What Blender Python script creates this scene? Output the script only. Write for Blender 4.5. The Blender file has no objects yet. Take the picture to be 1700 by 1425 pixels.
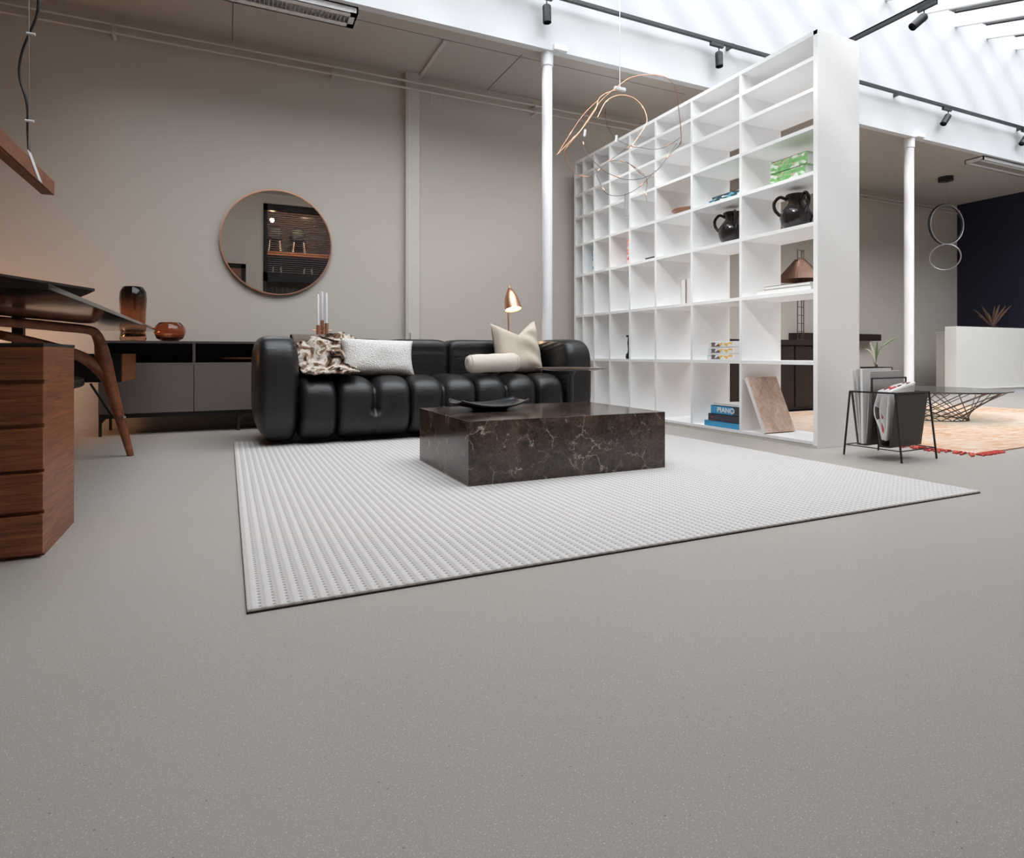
import bpy, bmesh, math, random
from mathutils import Vector, Matrix, noise
random.seed(7)
S = bpy.context.scene
COL = S.collection
PI = math.pi

# ------------------------------------------------------------------ survey helpers
# lines of sight of the photograph, intersected with the real planes of the room
F, CX, CY, H = 1015.0, 850.0, 588.0, 0.65
YAW = math.radians(25.0)
FW = Vector((math.sin(YAW), math.cos(YAW), 0)); RT = Vector((math.cos(YAW), -math.sin(YAW), 0)); UP = Vector((0, 0, 1))
CAM = Vector((0, 0, H))
def ray(px, py): return FW + RT * ((px - CX) / F) + UP * ((CY - py) / F)
def plane(px, py, a, v):
    r = ray(px, py); return CAM + r * ((v - CAM[a]) / r[a])
def onx(px, py, v): return plane(px, py, 0, v)
def ony(px, py, v): return plane(px, py, 1, v)
def onz(px, py, v): return plane(px, py, 2, v)
def atd(px, py, d): return CAM + ray(px, py) * d

# ------------------------------------------------------------------ materials
def lin(c):
    c = c / 255.0
    return c / 12.92 if c <= 0.04045 else ((c + 0.055) / 1.055) ** 2.4
def rgb(r, g, b): return (lin(r), lin(g), lin(b), 1)
class NT:
    def __init__(s, name):
        s.m = bpy.data.materials.new(name); s.m.use_nodes = True
        s.t = s.m.node_tree; s.n = s.t.nodes; s.b = s.n['Principled BSDF']; s.l = s.t.links
    def node(s, kind, **kw):
        n = s.n.new(kind)
        for k, v in kw.items():
            if k.startswith('i_'): n.inputs[k[2:].replace('_', ' ')].default_value = v
            else: setattr(n, k, v)
        return n
    def link(s, a, b): s.l.new(a, b)
    def coords(s, scale=(1, 1, 1), rot=(0, 0, 0)):
        c = s.node('ShaderNodeTexCoord'); m = s.node('ShaderNodeMapping')
        m.inputs['Scale'].default_value = scale; m.inputs['Rotation'].default_value = rot
        s.link(c.outputs['Object'], m.inputs['Vector']); return m.outputs['Vector']
    def noise(s, vec, scale, detail=4, rough=0.55, dist=0.0):
        n = s.node('ShaderNodeTexNoise'); n.inputs['Scale'].default_value = scale; n.inputs['Detail'].default_value = detail
        n.inputs['Roughness'].default_value = rough; n.inputs['Distortion'].default_value = dist
        s.link(vec, n.inputs['Vector']); return n.outputs['Fac']
    def ramp(s, fac, stops, interp='LINEAR'):
        r = s.node('ShaderNodeValToRGB'); r.color_ramp.interpolation = interp
        while len(r.color_ramp.elements) < len(stops): r.color_ramp.elements.new(0.5)
        for e, (p, c) in zip(r.color_ramp.elements, stops): e.position = p; e.color = c
        s.link(fac, r.inputs['Fac']); return r.outputs['Color']
    def mix(s, fac, a, b, mode='MIX'):
        m = s.node('ShaderNodeMix', data_type='RGBA', blend_type=mode)
        for sock, v in ((m.inputs['Factor'], fac), (m.inputs['A'], a), (m.inputs['B'], b)): pass
        fa = m.inputs[0]; A = m.inputs[6]; B = m.inputs[7]
        for sock, v in ((fa, fac), (A, a), (B, b)):
            if hasattr(v, 'is_output') or hasattr(v, 'links'): s.link(v, sock)
            else: sock.default_value = v
        return m.outputs[2]
    def math(s, op, a, b=0.0):
        m = s.node('ShaderNodeMath', operation=op)
        for sock, v in ((m.inputs[0], a), (m.inputs[1], b)):
            if hasattr(v, 'links'): s.link(v, sock)
            else: sock.default_value = v
        return m.outputs[0]
    def bump(s, h, strength=0.3, dist=0.01):
        b = s.node('ShaderNodeBump'); b.inputs['Strength'].default_value = strength; b.inputs['Distance'].default_value = dist
        s.link(h, b.inputs['Height']); s.link(b.outputs['Normal'], s.b.inputs['Normal'])
    def set(s, **kw):
        for k, v in kw.items():
            sock = s.b.inputs[k.replace('_', ' ')]
            if hasattr(v, 'links'): s.link(v, sock)
            else: sock.default_value = v
        return s
def shade(c, f): return (min(1, c[0] * f), min(1, c[1] * f), min(1, c[2] * f), 1)
def plain(name, c, rough=0.5, metal=0.0, var=0.06, scale=12.0, bump=0.0, bscale=80.0, **kw):
    t = NT(name); v = t.coords()
    t.set(Base_Color=t.ramp(t.noise(v, scale), [(0.3, shade(c, 1 - var)), (0.7, shade(c, 1 + var))]), Roughness=rough, Metallic=metal)
    if bump: t.bump(t.noise(v, bscale, 6), bump, 0.004)
    t.set(**kw); return t.m
def wood(name, dark, mid, light, scale=(2.0, 2.0, 38.0), rough=0.42, dist=1.0):
    t = NT(name); v = t.coords(scale)
    n1 = t.noise(v, 1.6, 8, 0.62, dist); n2 = t.noise(t.coords((scale[0] * 4, scale[1] * 4, scale[2] * 5)), 1.0, 3, 0.6)
    c = t.ramp(n1, [(0.28, dark), (0.5, mid), (0.72, light)])
    c2 = t.mix(0.28, c, t.ramp(n2, [(0.35, dark), (0.65, light)]))
    t.set(Base_Color=c2, Roughness=rough); t.bump(n2, 0.08, 0.002); return t.m
M = {}
M['wall'] = plain('beige painted plaster', rgb(198, 190, 180), 0.75, var=0.015, scale=1.3, bump=0.08, bscale=160)
M['wall_boosted'] = plain('light-boosted beige plaster', rgb(230, 220, 208), 0.75, var=0.015, scale=1.3)  # lighter copy of the wall paint, standing in for light missing there
M['ceil'] = plain('beige ceiling paint', rgb(188, 180, 172), 0.8, var=0.02, scale=2.0)
M['white'] = plain('white wall paint', rgb(222, 223, 226), 0.7, var=0.01, scale=2.0)
M['shelf'] = plain('white lacquer', rgb(248, 248, 248), 0.45, var=0.008, scale=3.0)
M['trimw'] = plain('beige trim paint', rgb(204, 198, 190), 0.55, var=0.02)
M['column'] = plain('white column paint', rgb(238, 238, 240), 0.5, var=0.01)
M['navy'] = plain('navy wall paint', rgb(22, 25, 48), 0.7, var=0.05, scale=3)
M['black'] = plain('black metal', rgb(32, 32, 34), 0.42, var=0.08)
M['track'] = plain('black anodised track', rgb(52, 54, 58), 0.4, var=0.06)
M['blackwire'] = plain('black cable', rgb(22, 22, 26), 0.5)
M['copper'] = plain('brushed copper', rgb(216, 166, 138), 0.36, 1.0, var=0.08)
M['copper_d'] = plain('dark bronze wire', rgb(96, 84, 74), 0.4, 0.8, var=0.1)
M['steel'] = plain('brushed steel', rgb(190, 190, 190), 0.3, 1.0)
M['counter'] = plain('off white lacquer', rgb(226, 224, 220), 0.5, var=0.01)
M['taupe'] = plain('taupe lacquer', rgb(102, 92, 89), 0.55, var=0.03, scale=4)
M['taupe_d'] = plain('dark taupe lacquer', rgb(74, 67, 65), 0.5, var=0.03, scale=4)
M['blacklac'] = plain('black gloss lacquer', rgb(14, 14, 16), 0.07, var=0.05)
M['blackmat'] = plain('matt black lacquer', rgb(10, 9, 9), 0.5, var=0.1)
M['walnut'] = wood('walnut', rgb(74, 36, 20), rgb(136, 78, 46), rgb(176, 110, 68))
M['walnut_s'] = wood('solid walnut', rgb(88, 44, 26), rgb(130, 74, 46), rgb(158, 96, 62), scale=(9, 9, 9))
M['wenge'] = wood('dark wenge', rgb(20, 11, 9), rgb(34, 19, 15), rgb(48, 28, 22), rough=0.55)
M['candle'] = plain('white wax', rgb(236, 236, 240), 0.4, var=0.01)
M['linen'] = plain('linen cloth', rgb(206, 192, 176), 0.9, var=0.06, scale=60, bump=0.4, bscale=240)
M['linen_l'] = plain('pale linen cloth', rgb(214, 204, 192), 0.9, var=0.04, scale=60, bump=0.3, bscale=260)
M['suede'] = plain('brown suede', rgb(112, 98, 86), 0.95, var=0.12, scale=30, bump=0.3, bscale=200)
M['sling'] = plain('dark grey leather sling', rgb(84, 77, 73), 0.75, var=0.1, scale=40, bump=0.25, bscale=180)
M['leaf'] = plain('green leaf', rgb(112, 132, 84), 0.45, var=0.2, scale=20)
M['leafp'] = plain('pale leaf', rgb(214, 206, 192), 0.5, var=0.1, scale=20)
M['dried'] = plain('dried brown leaves', rgb(96, 70, 56), 0.8, var=0.25, scale=25)
M['paper'] = plain('white paper', rgb(236, 234, 232), 0.7, var=0.02)
M['paper2'] = plain('grey paper', rgb(196, 196, 198), 0.7, var=0.03)
M['bkblue'] = plain('sky blue book cloth', rgb(70, 164, 214), 0.5, var=0.03)
M['bkgrey'] = plain('dark grey book cloth', rgb(66, 68, 78), 0.5, var=0.04)
M['bkpink'] = plain('pink book cloth', rgb(232, 190, 196), 0.5, var=0.05)
M['red'] = plain('red print', rgb(196, 62, 66), 0.6, var=0.1)
M['orange'] = plain('orange print', rgb(236, 176, 82), 0.6, var=0.1)
M['teal'] = plain('teal print', rgb(150, 206, 200), 0.6, var=0.1)
M['brownp'] = plain('brown bowl', rgb(150, 112, 90), 0.5, var=0.1)
M['plate'] = plain('black slate tray', rgb(32, 34, 40), 0.28, var=0.1, scale=20)
M['bronze'] = plain('dark bronze slats', rgb(92, 66, 52), 0.35, 0.7, var=0.15, scale=30)
M['rod'] = plain('silver ring', rgb(190, 190, 192), 0.35, 0.9)

def book_print(name, base, cols, scale=(60, 60, 160)):
    t = NT(name); v = t.coords(scale)
    vo = t.node('ShaderNodeTexVoronoi'); vo.inputs['Scale'].default_value = 0.6; t.link(v, vo.inputs['Vector'])
    stops = [(i / len(cols), c) for i, c in enumerate(cols)]
    sep = t.node('ShaderNodeSeparateColor'); t.link(vo.outputs['Color'], sep.inputs['Color'])
    t.set(Base_Color=t.ramp(sep.outputs['Red'], stops, 'CONSTANT'), Roughness=0.45); return t.m
M['green'] = book_print('green book print', None, [rgb(132, 186, 122), rgb(164, 204, 152), rgb(132, 186, 122), rgb(204, 180, 158), rgb(120, 176, 108), rgb(150, 196, 138), rgb(220, 232, 216)], (30, 55, 90))
M['bluestripe'] = book_print('blue striped print', None, [rgb(80, 170, 214), rgb(232, 238, 240), rgb(80, 170, 214), rgb(160, 204, 222), rgb(236, 240, 240)], (2, 2, 70))
M['redprint'] = book_print('red pink print', None, [rgb(226, 70, 92), rgb(240, 190, 200), rgb(240, 160, 130), rgb(244, 222, 216), rgb(236, 170, 190)], (40, 40, 70))
M['boxset'] = book_print('pastel box print', None, [rgb(226, 240, 236), rgb(176, 220, 208), rgb(244, 244, 244), rgb(244, 190, 90), rgb(238, 240, 240), rgb(88, 170, 220), rgb(120, 104, 104), rgb(240, 236, 230)], (40, 40, 75))
M['thinbook'] = book_print('teal white print', None, [rgb(120, 190, 205), rgb(232, 242, 242), rgb(60, 84, 100), rgb(150, 200, 140), rgb(235, 240, 240)], (16, 26, 90))
M['magred'] = book_print('red and white newsprint', None, [rgb(232, 230, 230), rgb(240, 238, 238), rgb(205, 70, 66), rgb(214, 212, 214), rgb(236, 236, 236), rgb(120, 72, 60), rgb(228, 228, 230), rgb(240, 240, 240)], (30, 30, 22))

def m_floor():
    t = NT('grey speckled resin floor'); v = t.coords()
    base = t.ramp(t.noise(v, 0.8, 3), [(0.3, rgb(166, 158, 150)), (0.7, rgb(173, 165, 157))])
    def specks(scale, thr):
        vo = t.node('ShaderNodeTexVoronoi'); vo.inputs['Scale'].default_value = scale; t.link(v, vo.inputs['Vector'])
        return t.math('LESS_THAN', vo.outputs['Distance'], thr)
    c = t.mix(t.math('MULTIPLY', specks(150, 0.2), 0.5), base, rgb(214, 210, 206))
    c = t.mix(t.math('MULTIPLY', specks(90, 0.085), 0.8), c, rgb(238, 236, 232))
    c = t.mix(t.math('MULTIPLY', specks(35, 0.055), 0.7), c, rgb(70, 64, 60))
    n = t.noise(v, 420, 2)
    c = t.mix(0.22, c, t.ramp(n, [(0.35, rgb(126, 119, 113)), (0.65, rgb(208, 202, 196))]))
    t.set(Base_Color=c, Roughness=0.42, Specular_IOR_Level=0.4); t.bump(n, 0.06, 0.001); return t.m
M['floor'] = m_floor()
def m_leather():
    t = NT('black leather'); v = t.coords()
    n = t.noise(v, 14, 5, 0.6, 0.6)
    t.set(Base_Color=t.ramp(n, [(0.3, rgb(13, 12, 12)), (0.7, rgb(20, 19, 20))]), Roughness=t.math('ADD', t.math('MULTIPLY', n, 0.16), 0.36), Specular_IOR_Level=0.62)
    fine = t.noise(v, 260, 3); wr = t.noise(t.coords((5, 5, 22), (0.2, 0.3, 0)), 1.6, 5, 0.6, 1.0)
    t.bump(t.math('ADD', t.math('MULTIPLY', fine, 0.1), wr), 0.22, 0.015); return t.m
M['leather'] = m_leather()
def m_pucker():
    t = NT('puckered black leather'); v = t.coords()
    n = t.noise(v, 14, 5, 0.6, 0.6)
    t.set(Base_Color=t.ramp(n, [(0.3, rgb(13, 12, 12)), (0.7, rgb(20, 19, 20))]), Roughness=0.42, Specular_IOR_Level=0.62)
    wr = t.noise(t.coords((3.0, 3.0, 9), (0.0, 0.5, 0)), 1.5, 3, 0.5, 1.6)
    t.bump(wr, 0.16, 0.02); return t.m
M['leather_p'] = m_pucker()
def m_marble(name, dark, mid, light, vein, vs=5.0, rough=0.08):
    t = NT(name); v = t.coords()
    nz = t.node('ShaderNodeTexNoise'); nz.inputs['Scale'].default_value = 7.0; nz.inputs['Detail'].default_value = 9; nz.inputs['Roughness'].default_value = .68; t.link(v, nz.inputs['Vector'])
    wv = t.node('ShaderNodeVectorMath', operation='MULTIPLY_ADD'); t.link(nz.outputs['Color'], wv.inputs[0]); wv.inputs[1].default_value = (0.17, 0.17, 0.17); t.link(v, wv.inputs[2])
    w = wv.outputs[0]
    base = t.ramp(t.noise(v, 4.5, 9, 0.72, 0.8), [(0.32, dark), (0.5, mid), (0.7, light)])
    base = t.mix(0.45, base, t.ramp(t.noise(w, 34, 6, 0.75), [(0.38, dark), (0.55, mid), (0.72, light)]))
    def crack(scale, width, rnd=1.0):
        vo = t.node('ShaderNodeTexVoronoi', feature='DISTANCE_TO_EDGE'); vo.inputs['Scale'].default_value = scale; t.link(w, vo.inputs['Vector'])
        r = t.node('ShaderNodeMapRange'); r.inputs['From Min'].default_value = 0; r.inputs['From Max'].default_value = width
        r.inputs['To Min'].default_value = 1; r.inputs['To Max'].default_value = 0; t.link(vo.outputs['Distance'], r.inputs['Value']); return r.outputs['Result']
    def gate(sc, lo, hi):
        return t.ramp(t.noise(v, sc, 5, 0.7), [(lo, (0, 0, 0, 1)), (hi, (1, 1, 1, 1))])
    c = t.mix(t.math('MULTIPLY', crack(vs * 2.6, 0.045), t.math('MULTIPLY', gate(5, .42, .58), 0.7)), base, light)
    c = t.mix(t.math('MULTIPLY', crack(vs * 6.5, 0.07), t.math('MULTIPLY', gate(11, .40, .58), 0.7)), c, light)
    c = t.mix(t.math('MULTIPLY', crack(vs * 1.3, 0.016), t.math('MULTIPLY', gate(6, .47, .6), 0.9)), c, vein)
    blob = t.ramp(t.noise(w, 15, 4, 0.65), [(0.655, (0, 0, 0, 1)), (0.70, (1, 1, 1, 1))])
    c = t.mix(t.math('MULTIPLY', blob, 0.7), c, vein)
    t.set(Base_Color=c, Roughness=rough, Specular_IOR_Level=0.6); return t.m
M['marble'] = m_marble('dark emperador marble', rgb(22, 16, 14), rgb(54, 39, 32), rgb(116, 92, 79), rgb(204, 190, 178), rough=0.13)
M['marble_t'] = m_marble('brown marble disc', rgb(80, 62, 52), rgb(120, 100, 88), rgb(150, 132, 120), rgb(210, 200, 190), rough=0.2)
M['slab'] = m_marble('pinkish stone', rgb(160, 124, 106), rgb(206, 180, 162), rgb(232, 218, 206), rgb(236, 226, 218), vs=9, rough=0.5)
def m_rug():
    t = NT('ribbed ivory wool'); v = t.coords()
    sep = t.node('ShaderNodeSeparateXYZ'); t.link(v, sep.inputs[0])
    ph = t.math('MULTIPLY', sep.outputs['X'], 2 * PI / 0.0335)
    rib = t.math('ADD', t.math('MULTIPLY', t.math('SINE', ph), 0.5), 0.5)
    row = t.math('ADD', t.math('MULTIPLY', t.math('SINE', t.math('MULTIPLY', sep.outputs['Y'], 2 * PI / 0.021)), 0.5), 0.5)
    dot = t.math('MULTIPLY', t.math('GREATER_THAN', t.math('ADD', t.math('MULTIPLY', t.math('SINE', t.math('ADD', ph, -1.7)), 0.5), 0.5), 0.88), t.math('GREATER_THAN', row, 0.62))
    c = t.ramp(rib, [(0.3, rgb(190, 184, 181)), (0.62, rgb(210, 207, 206))])
    c = t.mix(t.math('MULTIPLY', dot, 0.9), c, rgb(128, 119, 113))
    c = t.mix(0.2, c, t.ramp(t.noise(v, 300, 3), [(0.3, rgb(160, 154, 150)), (0.7, rgb(236, 234, 232))]))
    t.set(Base_Color=c, Roughness=0.95, Specular_IOR_Level=0.1)
    t.bump(t.math('ADD', rib, t.math('MULTIPLY', row, 0.5)), 0.35, 0.004); return t.m
M['rug'] = m_rug()
def m_persian():
    t = NT('faded apricot rug pile'); v = t.coords((1, 2.2, 1)); v1 = t.coords()
    c = t.ramp(t.noise(v, 7, 8, 0.75, 0.4), [(0.3, rgb(172, 128, 102)), (0.46, rgb(196, 158, 130)), (0.6, rgb(206, 186, 168)), (0.72, rgb(168, 166, 172))])
    big = t.ramp(t.noise(v1, 1.3, 3), [(0.42, (0, 0, 0, 1)), (0.6, (1, 1, 1, 1))])
    c = t.mix(t.math('MULTIPLY', big, 0.45), c, rgb(212, 202, 192))
    t.set(Base_Color=c, Roughness=0.95, Specular_IOR_Level=0.1); t.bump(t.noise(v1, 160, 3), 0.4, 0.006); return t.m
M['persian'] = m_persian()
M['fringe'] = plain('red wool fringe', rgb(192, 78, 68), 0.9, var=0.2, scale=50)
def m_hide():
    t = NT('spotted cream fur throw'); v = t.coords()
    n = t.noise(v, 11, 3, 0.5, 1.2); n2 = t.noise(v, 38, 5, 0.7)
    c = t.ramp(n, [(0.38, rgb(20, 18, 20)), (0.42, rgb(96, 74, 60)), (0.50, rgb(150, 124, 104)), (0.54, rgb(206, 194, 182)), (0.68, rgb(214, 206, 197)), (0.74, rgb(80, 64, 56))])
    c = t.mix(t.math('MULTIPLY', t.math('GREATER_THAN', n2, 0.57), 0.6), c, rgb(104, 84, 72))
    t.set(Base_Color=c, Roughness=0.95, Specular_IOR_Level=0.1); t.bump(n2, 0.6, 0.02); return t.m
M['hide'] = m_hide()
def m_boucle():
    t = NT('white boucle'); v = t.coords(); n = t.noise(v, 120, 5, 0.7); vo = t.node('ShaderNodeTexVoronoi'); vo.inputs['Scale'].default_value = 110; t.link(v, vo.inputs['Vector'])
    t.set(Base_Color=t.ramp(n, [(0.3, rgb(196, 190, 186)), (0.6, rgb(236, 233, 230))]), Roughness=0.95, Specular_IOR_Level=0.1)
    t.bump(vo.outputs['Distance'], 0.7, 0.008); return t.m
M['boucle'] = m_boucle()
def m_glass(name, c, rough=0.03, ior=1.45, top=None, z0=0, z1=1):
    t = NT(name); v = t.coords()
    col = t.ramp(t.noise(v, 6), [(0.3, shade(c, 0.97)), (0.7, c)])
    if top:
        sep = t.node('ShaderNodeSeparateXYZ'); t.link(v, sep.inputs[0])
        r = t.node('ShaderNodeMapRange'); r.inputs['From Min'].default_value = z0; r.inputs['From Max'].default_value = z1; t.link(sep.outputs['Z'], r.inputs['Value'])
        col = t.mix(r.outputs['Result'], c, top)
    t.set(Base_Color=col, Roughness=rough, IOR=ior, Transmission_Weight=1.0); return t.m
M['vase'] = m_glass('smoked amber glass', rgb(206, 160, 130), top=rgb(30, 18, 16), z0=0.24, z1=0.42)
M['vase2'] = m_glass('amber glass', rgb(216, 158, 128))
def m_pane(name, tint=(1, 1, 1, 1), gl=0.06):
    t = NT(name); v = t.coords()
    tr = t.node('ShaderNodeBsdfTransparent'); tr.inputs['Color'].default_value = tint
    g = t.node('ShaderNodeBsdfGlossy'); g.inputs['Roughness'].default_value = 0.02
    lw = t.node('ShaderNodeFresnel'); lw.inputs['IOR'].default_value = 1.3
    m = t.node('ShaderNodeMixShader'); t.link(lw.outputs[0], m.inputs[0]); t.link(tr.outputs[0], m.inputs[1]); t.link(g.outputs[0], m.inputs[2])
    t.link(m.outputs[0], t.n['Material Output'].inputs['Surface']); return t.m
M['pane'] = m_pane('clear window glass', (0.97, 0.98, 0.98, 1))
M['tableglass'] = m_pane('clear table glass', (0.86, 0.9, 0.89, 1))
def m_emit(name, c, s):
    t = NT(name); t.set(Base_Color=c, Emission_Color=c, Emission_Strength=s); return t.m
M['bulb'] = m_emit('warm glowing bulb', (1.0, 0.80, 0.55, 1), 5.0)
M['assumed_bulb'] = m_emit('warm assumed lamp bulb', (1.0, 0.50, 0.22, 1), 12.0)  # globe of the assumed, unseen corner lamp
M['bulb3'] = m_emit('warm display bulb', (1.0, 0.62, 0.35, 1), 30.0)
t = NT('mirror silver'); t.set(Base_Color=(0.86, 0.86, 0.85, 1), Metallic=1.0, Roughness=0.0); M['mirror'] = t.m
M['jug'] = plain('dark glazed stoneware', rgb(38, 32, 32), 0.12, var=0.25, scale=14)
M['grid'] = plain('white louvre metal', rgb(190, 186, 180), 0.4)
M['blind'] = plain('grey blind slats', rgb(150, 150, 156), 0.45)
M['nichew'] = plain('dark display back', rgb(58, 42, 36), 0.7)
M['boardw'] = plain('copper coloured board', rgb(176, 116, 86), 0.5)

# ------------------------------------------------------------------ mesh builder
class MB:
    def __init__(s): s.bm = bmesh.new()
    def box(s, x0, x1, y0, y1, z0, z1, rot=None, c=None):
        r = bmesh.ops.create_cube(s.bm, size=1.0)
        vs = r['verts']; d = Vector((x1 - x0, y1 - y0, z1 - z0)); m = Vector(((x0 + x1) / 2, (y0 + y1) / 2, (z0 + z1) / 2))
        for v in vs: v.co = Vector((v.co.x * d.x, v.co.y * d.y, v.co.z * d.z)) + m
        if rot is not None:
            c = Vector(c) if c is not None else m
            for v in vs: v.co = rot @ (v.co - c) + c
        return s
    def ringtube(s, pts, radii, seg=10, closed=False, flat=None):
        pts = [Vector(p) for p in pts]; n = len(pts)
        if not hasattr(radii, '__len__'): radii = [radii] * n
        up = None; rings = []
        for i, p in enumerate(pts):
            if closed: t = pts[(i + 1) % n] - pts[i - 1]
            else: t = pts[min(i + 1, n - 1)] - pts[max(i - 1, 0)]
            if t.length < 1e-9: t = Vector((0, 0, 1))
            t.normalize()
            if up is None:
                up = Vector((0, 0, 1)) if abs(t.z) < 0.9 else Vector((1, 0, 0))
            a = t.cross(up)
            if a.length < 1e-6: a = t.orthogonal()
            a.normalize(); b = a.cross(t).normalized(); up = b
            k = flat or 1.0
            rings.append([s.bm.verts.new(p + (a * math.cos(2 * PI * j / seg) + b * k * math.sin(2 * PI * j / seg)) * radii[i]) for j in range(seg)])
        m = n if closed else n - 1
        for i in range(m):
            A, B = rings[i], rings[(i + 1) % n]
            if closed and i == n - 1:   # match rotation
                k = min(range(seg), key=lambda q: (A[0].co - B[q].co).length); B = B[k:] + B[:k]
            for j in range(seg): s.bm.faces.new((A[j], A[(j + 1) % seg], B[(j + 1) % seg], B[j]))
        if not closed:
            s.bm.faces.new(rings[0][::-1]); s.bm.faces.new(rings[-1])
        return s
    def tube(s, pts, r, seg=10, n=0, closed=False, flat=None):
        pts = [Vector(p) for p in pts]
        if n:
            rr = r if hasattr(r, '__len__') else [r] * len(pts)
            q, R = [], []; L = len(pts)
            segs = L if closed else L - 1
            for i in range(segs):
                g = lambda k: (pts[k % L] if closed else pts[max(0, min(L - 1, k))])
                h = lambda k: (rr[k % L] if closed else rr[max(0, min(L - 1, k))])
                p0, p1, p2, p3 = g(i - 1), g(i), g(i + 1), g(i + 2)
                for j in range(n):
                    u = j / n
                    q.append(0.5 * ((2 * p1) + (p2 - p0) * u + (2 * p0 - 5 * p1 + 4 * p2 - p3) * u * u + (3 * p1 - p0 - 3 * p2 + p3) * u ** 3))
                    R.append(h(i) * (1 - u) + h(i + 1) * u)
            if not closed: q.append(pts[-1]); R.append(rr[-1])
            pts, r = q, R
        return s.ringtube(pts, r, seg, closed, flat)
    def rod(s, a, b, r, seg=10): return s.ringtube([a, b], r, seg)
    def lathe(s, prof, c=(0, 0, 0), seg=32, axis=None, caps=False):
        c = Vector(c); M3 = Matrix.Identity(3)
        if axis is not None: M3 = Vector((0, 0, 1)).rotation_difference(Vector(axis)).to_matrix()
        rings = []
        for r, z in prof:
            if r < 1e-5: rings.append([s.bm.verts.new(c + M3 @ Vector((0, 0, z)))])
            else: rings.append([s.bm.verts.new(c + M3 @ Vector((r * math.cos(2 * PI * j / seg), r * math.sin(2 * PI * j / seg), z))) for j in range(seg)])
        for A, B in zip(rings, rings[1:]):
            for j in range(seg):
                k = (j + 1) % seg
                if len(A) == 1 and len(B) == 1: continue
                if len(A) == 1: s.bm.faces.new((A[0], B[j], B[k]))
                elif len(B) == 1: s.bm.faces.new((A[j], A[k], B[0]))
                else: s.bm.faces.new((A[j], A[k], B[k], B[j]))
        if caps:
            for R in (rings[0], rings[-1]):
                if len(R) > 2: s.bm.faces.new(R)
        return s
    def cyl(s, c, r, z0, z1, seg=24): return s.lathe([(0, z0), (r, z0), (r, z1), (0, z1)], c, seg)
    def prism(s, poly, z0, z1):
        a = [s.bm.verts.new((x, y, z0)) for x, y in poly]; b = [s.bm.verts.new((x, y, z1)) for x, y in poly]
        s.bm.faces.new(a[::-1]); s.bm.faces.new(b); n = len(poly)
        for i in range(n): s.bm.faces.new((a[i], a[(i + 1) % n], b[(i + 1) % n], b[i]))
        return s
    def slab(s, quad, thick):
        q = [Vector(p) for p in quad]; nrm = (q[1] - q[0]).cross(q[2] - q[0]).normalized() * thick
        a = [s.bm.verts.new(p) for p in q]; b = [s.bm.verts.new(p + nrm) for p in q]; n = len(q)
        s.bm.faces.new(a[::-1]); s.bm.faces.new(b)
        for i in range(n): s.bm.faces.new((a[i], a[(i + 1) % n], b[(i + 1) % n], b[i]))
        return s
    def puff(s, c, half, e=4.0, n=14, fn=None, ex=None, e2=None):
        c = Vector(c); h = Vector(half); vmap = {}
        def vert(p):
            k = tuple(round(t, 5) for t in p)
            if k not in vmap:
                ee = e
                q = Vector(p)
                e1 = e2 or ee
                ryz = (abs(q.y) ** e1 + abs(q.z) ** e1) ** (1 / e1)
                nr = (abs(q.x) ** ee + ryz ** ee) ** (1 / ee)
                q = q / nr
                if ex: q = ex(q)
                w = Vector((q.x * h.x, q.y * h.y, q.z * h.z))
                if fn: w = fn(w, q)
                vmap[k] = s.bm.verts.new(c + w)
            return vmap[k]
        f = lambda i: math.tan((2 * i / n - 1) * PI / 4)
        for ax in range(3):
            for sg in (-1, 1):
                for i in range(n):
                    for j in range(n):
                        vs = []
                        for di, dj in ((0, 0), (1, 0), (1, 1), (0, 1)):
                            p = [0, 0, 0]; p[ax] = sg; p[(ax + 1) % 3] = f(i + di); p[(ax + 2) % 3] = f(j + dj); vs.append(vert(p))
                        try: s.bm.faces.new(vs if sg > 0 else vs[::-1])
                        except ValueError: pass
        return s
    def sheet(s, fn, nu, nv, thick=0.0):
        g = [[s.bm.verts.new(fn(i / nu, j / nv)) for j in range(nv + 1)] for i in range(nu + 1)]
        for i in range(nu):
            for j in range(nv): s.bm.faces.new((g[i][j], g[i + 1][j], g[i + 1][j + 1], g[i][j + 1]))
        return s
    def pillow(s, w, h, t, n=18, fn=None):
        """flat in local x-z, thickness along y, centre at origin"""
        for sg in (-1, 1):
            def f(u, v):
                a, b = 2 * u - 1, 2 * v - 1
                pinch = 1 - 0.07 * (1 - a * a) * abs(b) ** 3; pinch2 = 1 - 0.07 * (1 - b * b) * abs(a) ** 3
                d = (max(0, 1 - a ** 4) * max(0, 1 - b ** 4)) ** 0.55
                p = Vector((a * w / 2 * pinch2, sg * t / 2 * d, b * h / 2 * pinch))
                return fn(p, a, b, sg) if fn else p
            g = s.sheet(f, n, n)
        bmesh.ops.remove_doubles(s.bm, verts=s.bm.verts, dist=1e-5)
        return s
def wloc(o):
    v = Vector((0, 0, 0))
    while o: v = v + o.location; o = o.parent
    return v
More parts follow.
